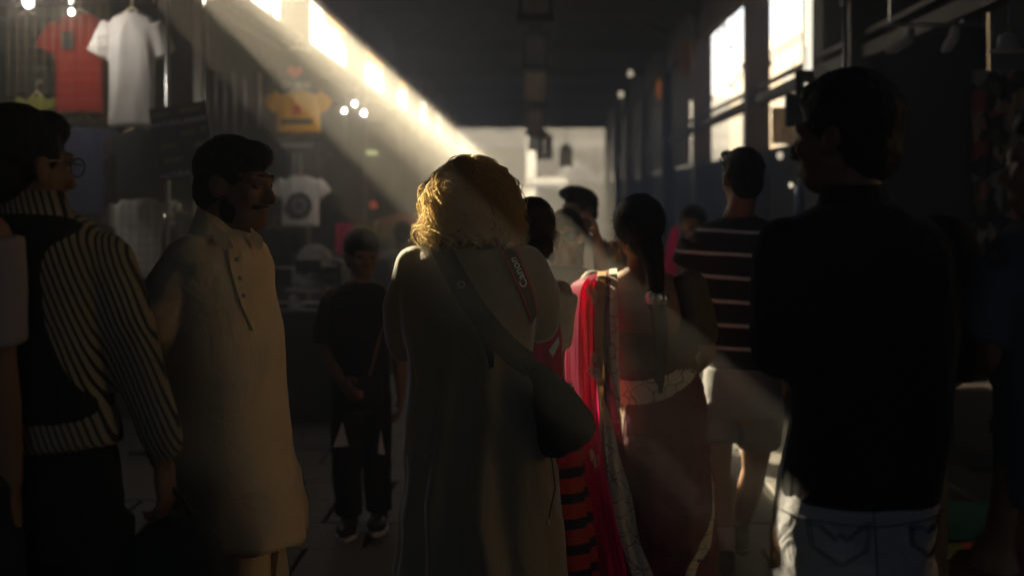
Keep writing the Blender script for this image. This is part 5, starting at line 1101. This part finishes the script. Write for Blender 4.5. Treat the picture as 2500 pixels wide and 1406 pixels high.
# cloths and a parasol further along the left row
for px0, px1, py0, py1, Y, m, lab in ((818, 862, 545, 620, 13.2, M['pink'], 'magenta cloth hanging behind the youngster\'s head'), (862, 956, 546, 582, 13.6, mat('mustard_cloth', (.35, .28, .05), .9, .2, 8, trans=.2), 'mustard cloth stretched behind the youngster\'s head')):
    a = at(px0, py1, Y); b_ = at(px1, py0, Y); g = Geo(); nu, nv = 16, 8; v = [(a.x + (b_.x - a.x) * i / (nu - 1), Y + .03 * math.sin(i * 1.1), a.z + (b_.z - a.z) * j / (nv - 1)) for j in range(nv) for i in range(nu)]
    g.add(v, [(j * nu + i, j * nu + i + 1, (j + 1) * nu + i + 1, (j + 1) * nu + i) for j in range(nv - 1) for i in range(nu - 1)]); tag(part('hanging_cloth', g, m, None, True), lab, 'cloth')
pt = thing('stall_parasol', 'peach coloured parasol behind the distant person in grey', 'parasol', (at(972, 540, 16).x, 16, 0)); zt = at(972, 520, 16).z
g = Geo(); g.rings([[(rr * math.cos(a), rr * math.sin(a), zt - dz) for a in np.linspace(0, 6.283, 24, endpoint=False)] for rr, dz in ((.32, .16), (.2, .06), (.02, 0))], cap=False); part('canopy', g, mat('peach_canvas', (.6, .3, .18), .9, .1, 5, trans=.3), pt); g = Geo(); g.limb([(0, 0, 0, .02), (0, 0, zt, .02)], 8, ends=False); part('pole', g, M['steel'], pt)
lamp('small red lamp far along the left row', 911, 500, 20, .05, mat('red_lamp', (1, .2, .1), .5, emit=(1, .12, .06), estr=.03), 0)

# ---------------------------------------------------------------- lanterns along the ridge
def lantern(label, x, Y, z, k=1.0):
    t = thing('hanging_lantern', label, 'lantern', (x, Y, z), 'lanterns hanging along the middle of the roof'); w, h = .20 * k, .26 * k
    for sx in (-1, 1):
        for sy in (-1, 1):
            g = Geo(); g.box((sx * w / 2, sy * w / 2, 0), (.022 * k, .022 * k, h)); part('frame_bar', g, M['wood'], t)
    for n_, (dx, dy) in enumerate(((0, -1), (0, 1), (-1, 0), (1, 0))):
        for q in (-1, 1):
            g = Geo(); o_ = q * w * .235
            g.box((dx * w * .49 + (o_ if dy else 0), dy * w * .49 + (o_ if dx else 0), 0), (.006 if dx else w * .40, .006 if dy else w * .40, h * .94)); part('pane', g, M['lantern_pane'], t)
    for zz, hh, kk in ((h / 2 + .02, .05, 1.25), (-h / 2 - .02, .05, 1.2), (h / 2 + .08, .07, .7)):
        g = Geo(); g.box((0, 0, zz), (w * kk, w * kk, hh)); part('roof' if zz > 0 else 'base', g, M['wood'], t)
    g = Geo(); g.limb([(0, 0, h / 2 + .1, .008), (0, 0, max(.3, 5.3 - z), .008)], 6, ends=False); part('rod', g, M['wood'], t)
for Y, nm in ((9.3, 'nearest'), (12.7, 'second nearest'), (16.7, 'third'), (23, 'fourth'), (30, 'fifth')): lantern(nm + ' wooden lantern in the row hanging along the middle of the roof', .015 * Y / 10, Y, 2.86 if Y < 20 else 2.8, 1.0 if Y < 15 else 1.35)
lantern('lowest dark lantern hanging against the bright far end', .62, 27, 2.36, 1.0); lantern('dark lantern hanging left of the lowest one against the far end', .22, 29, 2.62, 1.5)

# ---------------------------------------------------------------- right hand side
M['floral'] = mat('floral_textile', (.25, .22, .20), .9, .2, 6, .15, 200)
def floral(m):
    nt = m.node_tree; N, L = nt.nodes, nt.links; p = N[m['p']]; tc = N[m['tc']]
    nz = N.new('ShaderNodeTexNoise'); nz.inputs['Scale'].default_value = 9; L.new(tc.outputs['Object'], nz.inputs['Vector'])
    ad = N.new('ShaderNodeVectorMath'); ad.operation = 'MULTIPLY_ADD'; ad.inputs[1].default_value = (.12, .12, .12); L.new(nz.outputs['Color'], ad.inputs[0]); L.new(tc.outputs['Object'], ad.inputs[2])
    vo = N.new('ShaderNodeTexVoronoi'); vo.inputs['Scale'].default_value = 13; L.new(ad.outputs[0], vo.inputs['Vector'])
    sep = N.new('ShaderNodeSeparateColor'); L.new(vo.outputs['Color'], sep.inputs[0]); cr = N.new('ShaderNodeValToRGB'); cr.color_ramp.interpolation = 'CONSTANT'
    els = cr.color_ramp.elements; els[0].color = (.03, .03, .03, 1); els[1].position = .34; els[1].color = (.42, .09, .08, 1)
    for pos, c_ in ((.5, (.35, .33, .32, 1)), (.68, (.5, .22, .16, 1)), (.8, (.10, .12, .03, 1)), (.9, (.5, .38, .2, 1))): e_ = els.new(pos); e_.color = c_
    L.new(sep.outputs[0], cr.inputs[0]); L.new(cr.outputs[0], p.inputs['Base Color'])
floral(M['floral'])
def hang_sheet(name, label, cat, px0, px1, py0, py1, Y, m, fold=.025, n=50, cnt=7):
    a = at(px0, py1, Y); b_ = at(px1, py0, Y); w, h = b_.x - a.x, b_.z - a.z; R_ = []
    top = [(w * i / (n - 1), fold * math.sin(i / n * 6.283 * cnt) + fold * .4 * math.sin(i * .9)) for i in range(n)]; g = Geo(); nv = 20; v = []
    for j in range(nv):
        k = 1 - j / (nv - 1)
        v += [(x, y * (.4 + .6 * k) + .006 * math.sin(j * .8 + x * 9), h * (1 - k)) for x, y in top]
    g.add(v, [(j * n + i, j * n + i + 1, (j + 1) * n + i + 1, (j + 1) * n + i) for j in range(nv - 1) for i in range(n - 1)])
    return tag(part(name, g, m, None, True, a), label, cat)
hang_sheet('hanging_textile', 'floral printed textile hanging at the right edge', 'textile', 2372, 2640, 172, 720, 7.2, M['floral'])
c = at(2164, 62, 8.0); d = at(2396, 62, 8.0); t = thing('clothes_rail', 'bare steel rail with a capped end at the upper right', 'rail', c); L_ = d.x - c.x
g = Geo(); g.limb([(0, 0, 0, .012), (L_, 0, 0, .012)], 10, ends=False); part('tube', g, M['steel'], t, True); g = Geo(); g.ell((L_ + .008, 0, 0), (.02, .018, .018)); part('end_cap', g, M['plastic_grey'], t, True)
for x in (.02, L_ * .8):
    g = Geo(); g.limb([(x, 0, 0, .006), (x, 0, 1.2, .006)], 6, ends=False); part('hanger_rod', g, M['steel'], t)
p = at(2062, 300, 8.2); t = thing('stall_pole', 'thin steel pole left of the bare rail at the upper right', 'pole', (p.x, 8.2, 0)); g = Geo(); g.limb([(0, 0, 0, .013), (0, 0, 3.7, .013)], 8, ends=False); part('tube', g, M['steel'], t, True); g = Geo(); g.limb([(0, 0, 0, .05), (0, 0, .02, .05)], 14, ends=False); part('foot', g, M['steel'], t)
for px, py, rz, lab in ((2212, 98, .9, 'white slipper hanging from the left of the bare rail'), (2322, 96, .1, 'white slipper hanging upright from the middle of the bare rail')):
    t = thing('hanging_slipper', lab, 'slipper', at(px, py, 7.95), 'white slippers on the bare rail'); g = Geo(); g.limb([(.02, 0, .05, .03), (.01, 0, 0, .034), (-.02 - .05 * rz, 0, -.05, .03), (-.03 - .08 * rz, 0, -.06, .02)], 12); obj('upper', remesh(g, .007, 2), M['tee_white'], t); g = Geo(); g.limb([(.02, 0, .06, .003), (.02, 0, .10, .003)], 5, ends=False); part('loop', g, M['wire'], t)
t = thing('sun_hat', 'white woven hat hanging above the floral textile', 'hat', at(2462, 128, 7.0)); g = Geo(); R_ = [[(rr * math.cos(a), rr * math.sin(a) * .6, z) for a in np.linspace(0, 6.283, 28, endpoint=False)] for rr, z in ((.10, 0), (.105, .008), (.06, .02), (.052, .08), (.02, .095))]; g.rings(R_); part('crown', g, M['tee_white'], t, True); g = Geo(); g.limb([(.0, 0, .09, .003), (0, 0, .4, .003)], 5, ends=False); part('cord', g, M['leather'], t)
# lit tube and frosted lamps in the right openings, dark hanging sign
g = Geo(); c = at(1972, 60, 11.6); g.limb([(0, 0, -.36, .035), (0, 0, .5, .04)], 14); tag(part('tube_lamp', g, M['tube'], None, True, c), 'upright lit tube lamp in the large opening at right', 'lamp')
for (px, py, rx, rz_, lab) in ((1785, 158, .055, .165, 'tall frosted lit lamp in the second opening of the right row'), (1757, 102, .05, .07, 'lowest lit globe of the slanting trio in the right row'), (1770, 84, .05, .05, 'middle lit globe of the slanting trio in the right row'), (1784, 62, .05, .08, 'top lit globe of the slanting trio in the right row'), (1783, 226, .05, .045, 'small lit globe under the tall frosted lamp')):
    t = thing('frosted_lamp', lab, 'lamp', at(px, py, 15.2), 'frosted lamps in the right row'); g = Geo(); g.ell((0, 0, 0), (rx, rx, rz_)); part('globe', g, M['bulb'], t, True); g = Geo(); g.limb([(0, 0, rz_ * .95, .02), (0, 0, rz_ + .04, .02)], 8, ends=False); part('cap', g, M['leather'], t); g = Geo(); g.limb([(0, 0, rz_, .004), (0, 0, rz_ + .3, .004)], 5, ends=False); part('cord', g, M['leather'], t)
c = at(1942, 262, 9.5); t = thing('hanging_sign', 'dark stepped board hanging in front of the large right opening', 'sign', c); g = Geo(); g.box((.02, 0, -.02), (.17, .04, .22)); g.box((.07, .05, .14), (.12, .04, .22)); part('board', g, M['darkwall'], t); g = Geo(); g.limb([(.05, 0, .1, .005), (.05, 0, 1.0, .005)], 6, ends=False); part('cord', g, M['leather'], t)
lamp('small bulb on the dark hanging board', 1968, 207, 9.3, .012, M['bulb_dim'], 0); lamp('small orange bulb under the large right opening', 1904, 380, 13, .03, M['bulb_dim'], 0); lamp('small white bulb behind the tall man\'s cheek', 1931, 452, 9, .016, M['bulb_dim'], 0)
for px0, px1, py0, py1, Y, lab in ((1662, 1704, 96, 190, 21, 'amber banner hanging in the third opening of the right row'), (1602, 1628, 160, 240, 27, 'narrow amber banner far along the right row')): hang_sheet('amber_banner', lab, 'banner', px0, px1, py0, py1, Y, M['amber'], .02, 20, 2)
hang_sheet('amber_banner', 'pale banner hanging below the rail in the large right opening', 'banner', 1884, 1990, 262, 352, 12.4, mat('pale_banner', (.55, .42, .28), .9, .2, 6, trans=.45), .02, 30, 3)
t = thing('water_bottle', 'pale blue bottle standing between the striped polo and the tall man', 'bottle', at(1952, 530, 9.0)); g = Geo(); g.limb([(0, 0, 0, .03), (0, 0, .12, .032), (0, 0, .17, .03), (0, 0, .2, .012), (0, 0, .225, .012)], 14); part('bottle', g, M['blue_glass'], t, True); g = Geo(); g.limb([(0, 0, .225, .014), (0, 0, .245, .014)], 10, ends=False); part('cap', g, M['plastic_grey'], t)
zb = at(1952, 530, 9.0); ct = thing('shop_counter', 'dark shop counter with the pale blue bottle on it in the right row', 'counter', (zb.x + .25, 9.0, 0)); g = Geo(); g.box((0, .1, zb.z - .05), (.9, .5, .04)); part('top', g, M['wood'], ct); g = Geo(); g.box((0, .12, (zb.z - .07) / 2), (.8, .4, zb.z - .07)); part('body', g, M['darkwall'], ct)
# low bench with folded cloths at the lower right, buff board beside it
bx = at(2375, 1406, 4.2); bn = thing('low_bench', 'low dark bench stacked with folded cloths at the lower right', 'bench', (bx.x + .06, 4.3, 0)); zc = at(2375, 1340, 4.2).z
g = Geo(); g.box((0, 0, .40), (.5, .4, .04)); part('top', g, M['wood'], bn)
for sx in (-.2, .2):
    for sy in (-.15, .15): g = Geo(); g.box((sx, sy, .19), (.05, .05, .38)); part('leg', g, M['wood'], bn)
for k, (m, lab) in enumerate(((M['tee_navy'], 'dark folded cloth at the bottom of the pile on the low bench'), (M['floral'], 'patterned folded cloth in the middle of the pile on the low bench'), (M['teal'], 'teal folded cloth on top of the pile on the low bench'))):
    g = Geo(); g.box((.005 * k, 0, .455 + .055 * k), (.36, .3, .05)); me = remesh(g, .012, 4); folds(me, .007, (12, 12, 20), 300 + k); o = obj('folded_cloth', me, m, None, bn.location); tag(o, lab, 'cloth', 'folded cloths on the low bench')
bp = at(2290, 1406, 3.6); g = Geo(); g.box((0, 0, .46), (.034, .05, .92)); g.box((0, 0, .02), (.14, .14, .04)); tag(part('upright_board', g, M['khaki'], None, loc=(bp.x, 3.6, 0)), 'narrow buff upright board right of the grey jeans', 'board')
g = Geo(); g.box((0, 0, 0), (.5, .04, .05)); zz = at(2380, 1215, 4.6)

# ---------------------------------------------------------------- dust hanging in the sunbeam
g = Geo(); n = 0
for k in range(900):
    p = Vector((RNG.uniform(-1.2, .5), RNG.uniform(2.4, 6.5), RNG.uniform(.8, 2.3))); r_ = RNG.uniform(.0004, .0011)
    v = np.array(p) + r_ * np.array([(1, 0, 0), (-.5, .87, 0), (-.5, -.87, 0), (0, 0, 1.3), (0, 0, -1.3)]); g.add(v, [(0, 1, 3), (1, 2, 3), (2, 0, 3), (1, 0, 4), (2, 1, 4), (0, 2, 4)])
tag(part('dust_motes', g, M['white']), 'fine dust motes floating in the sunbeam', 'dust', kind='stuff')
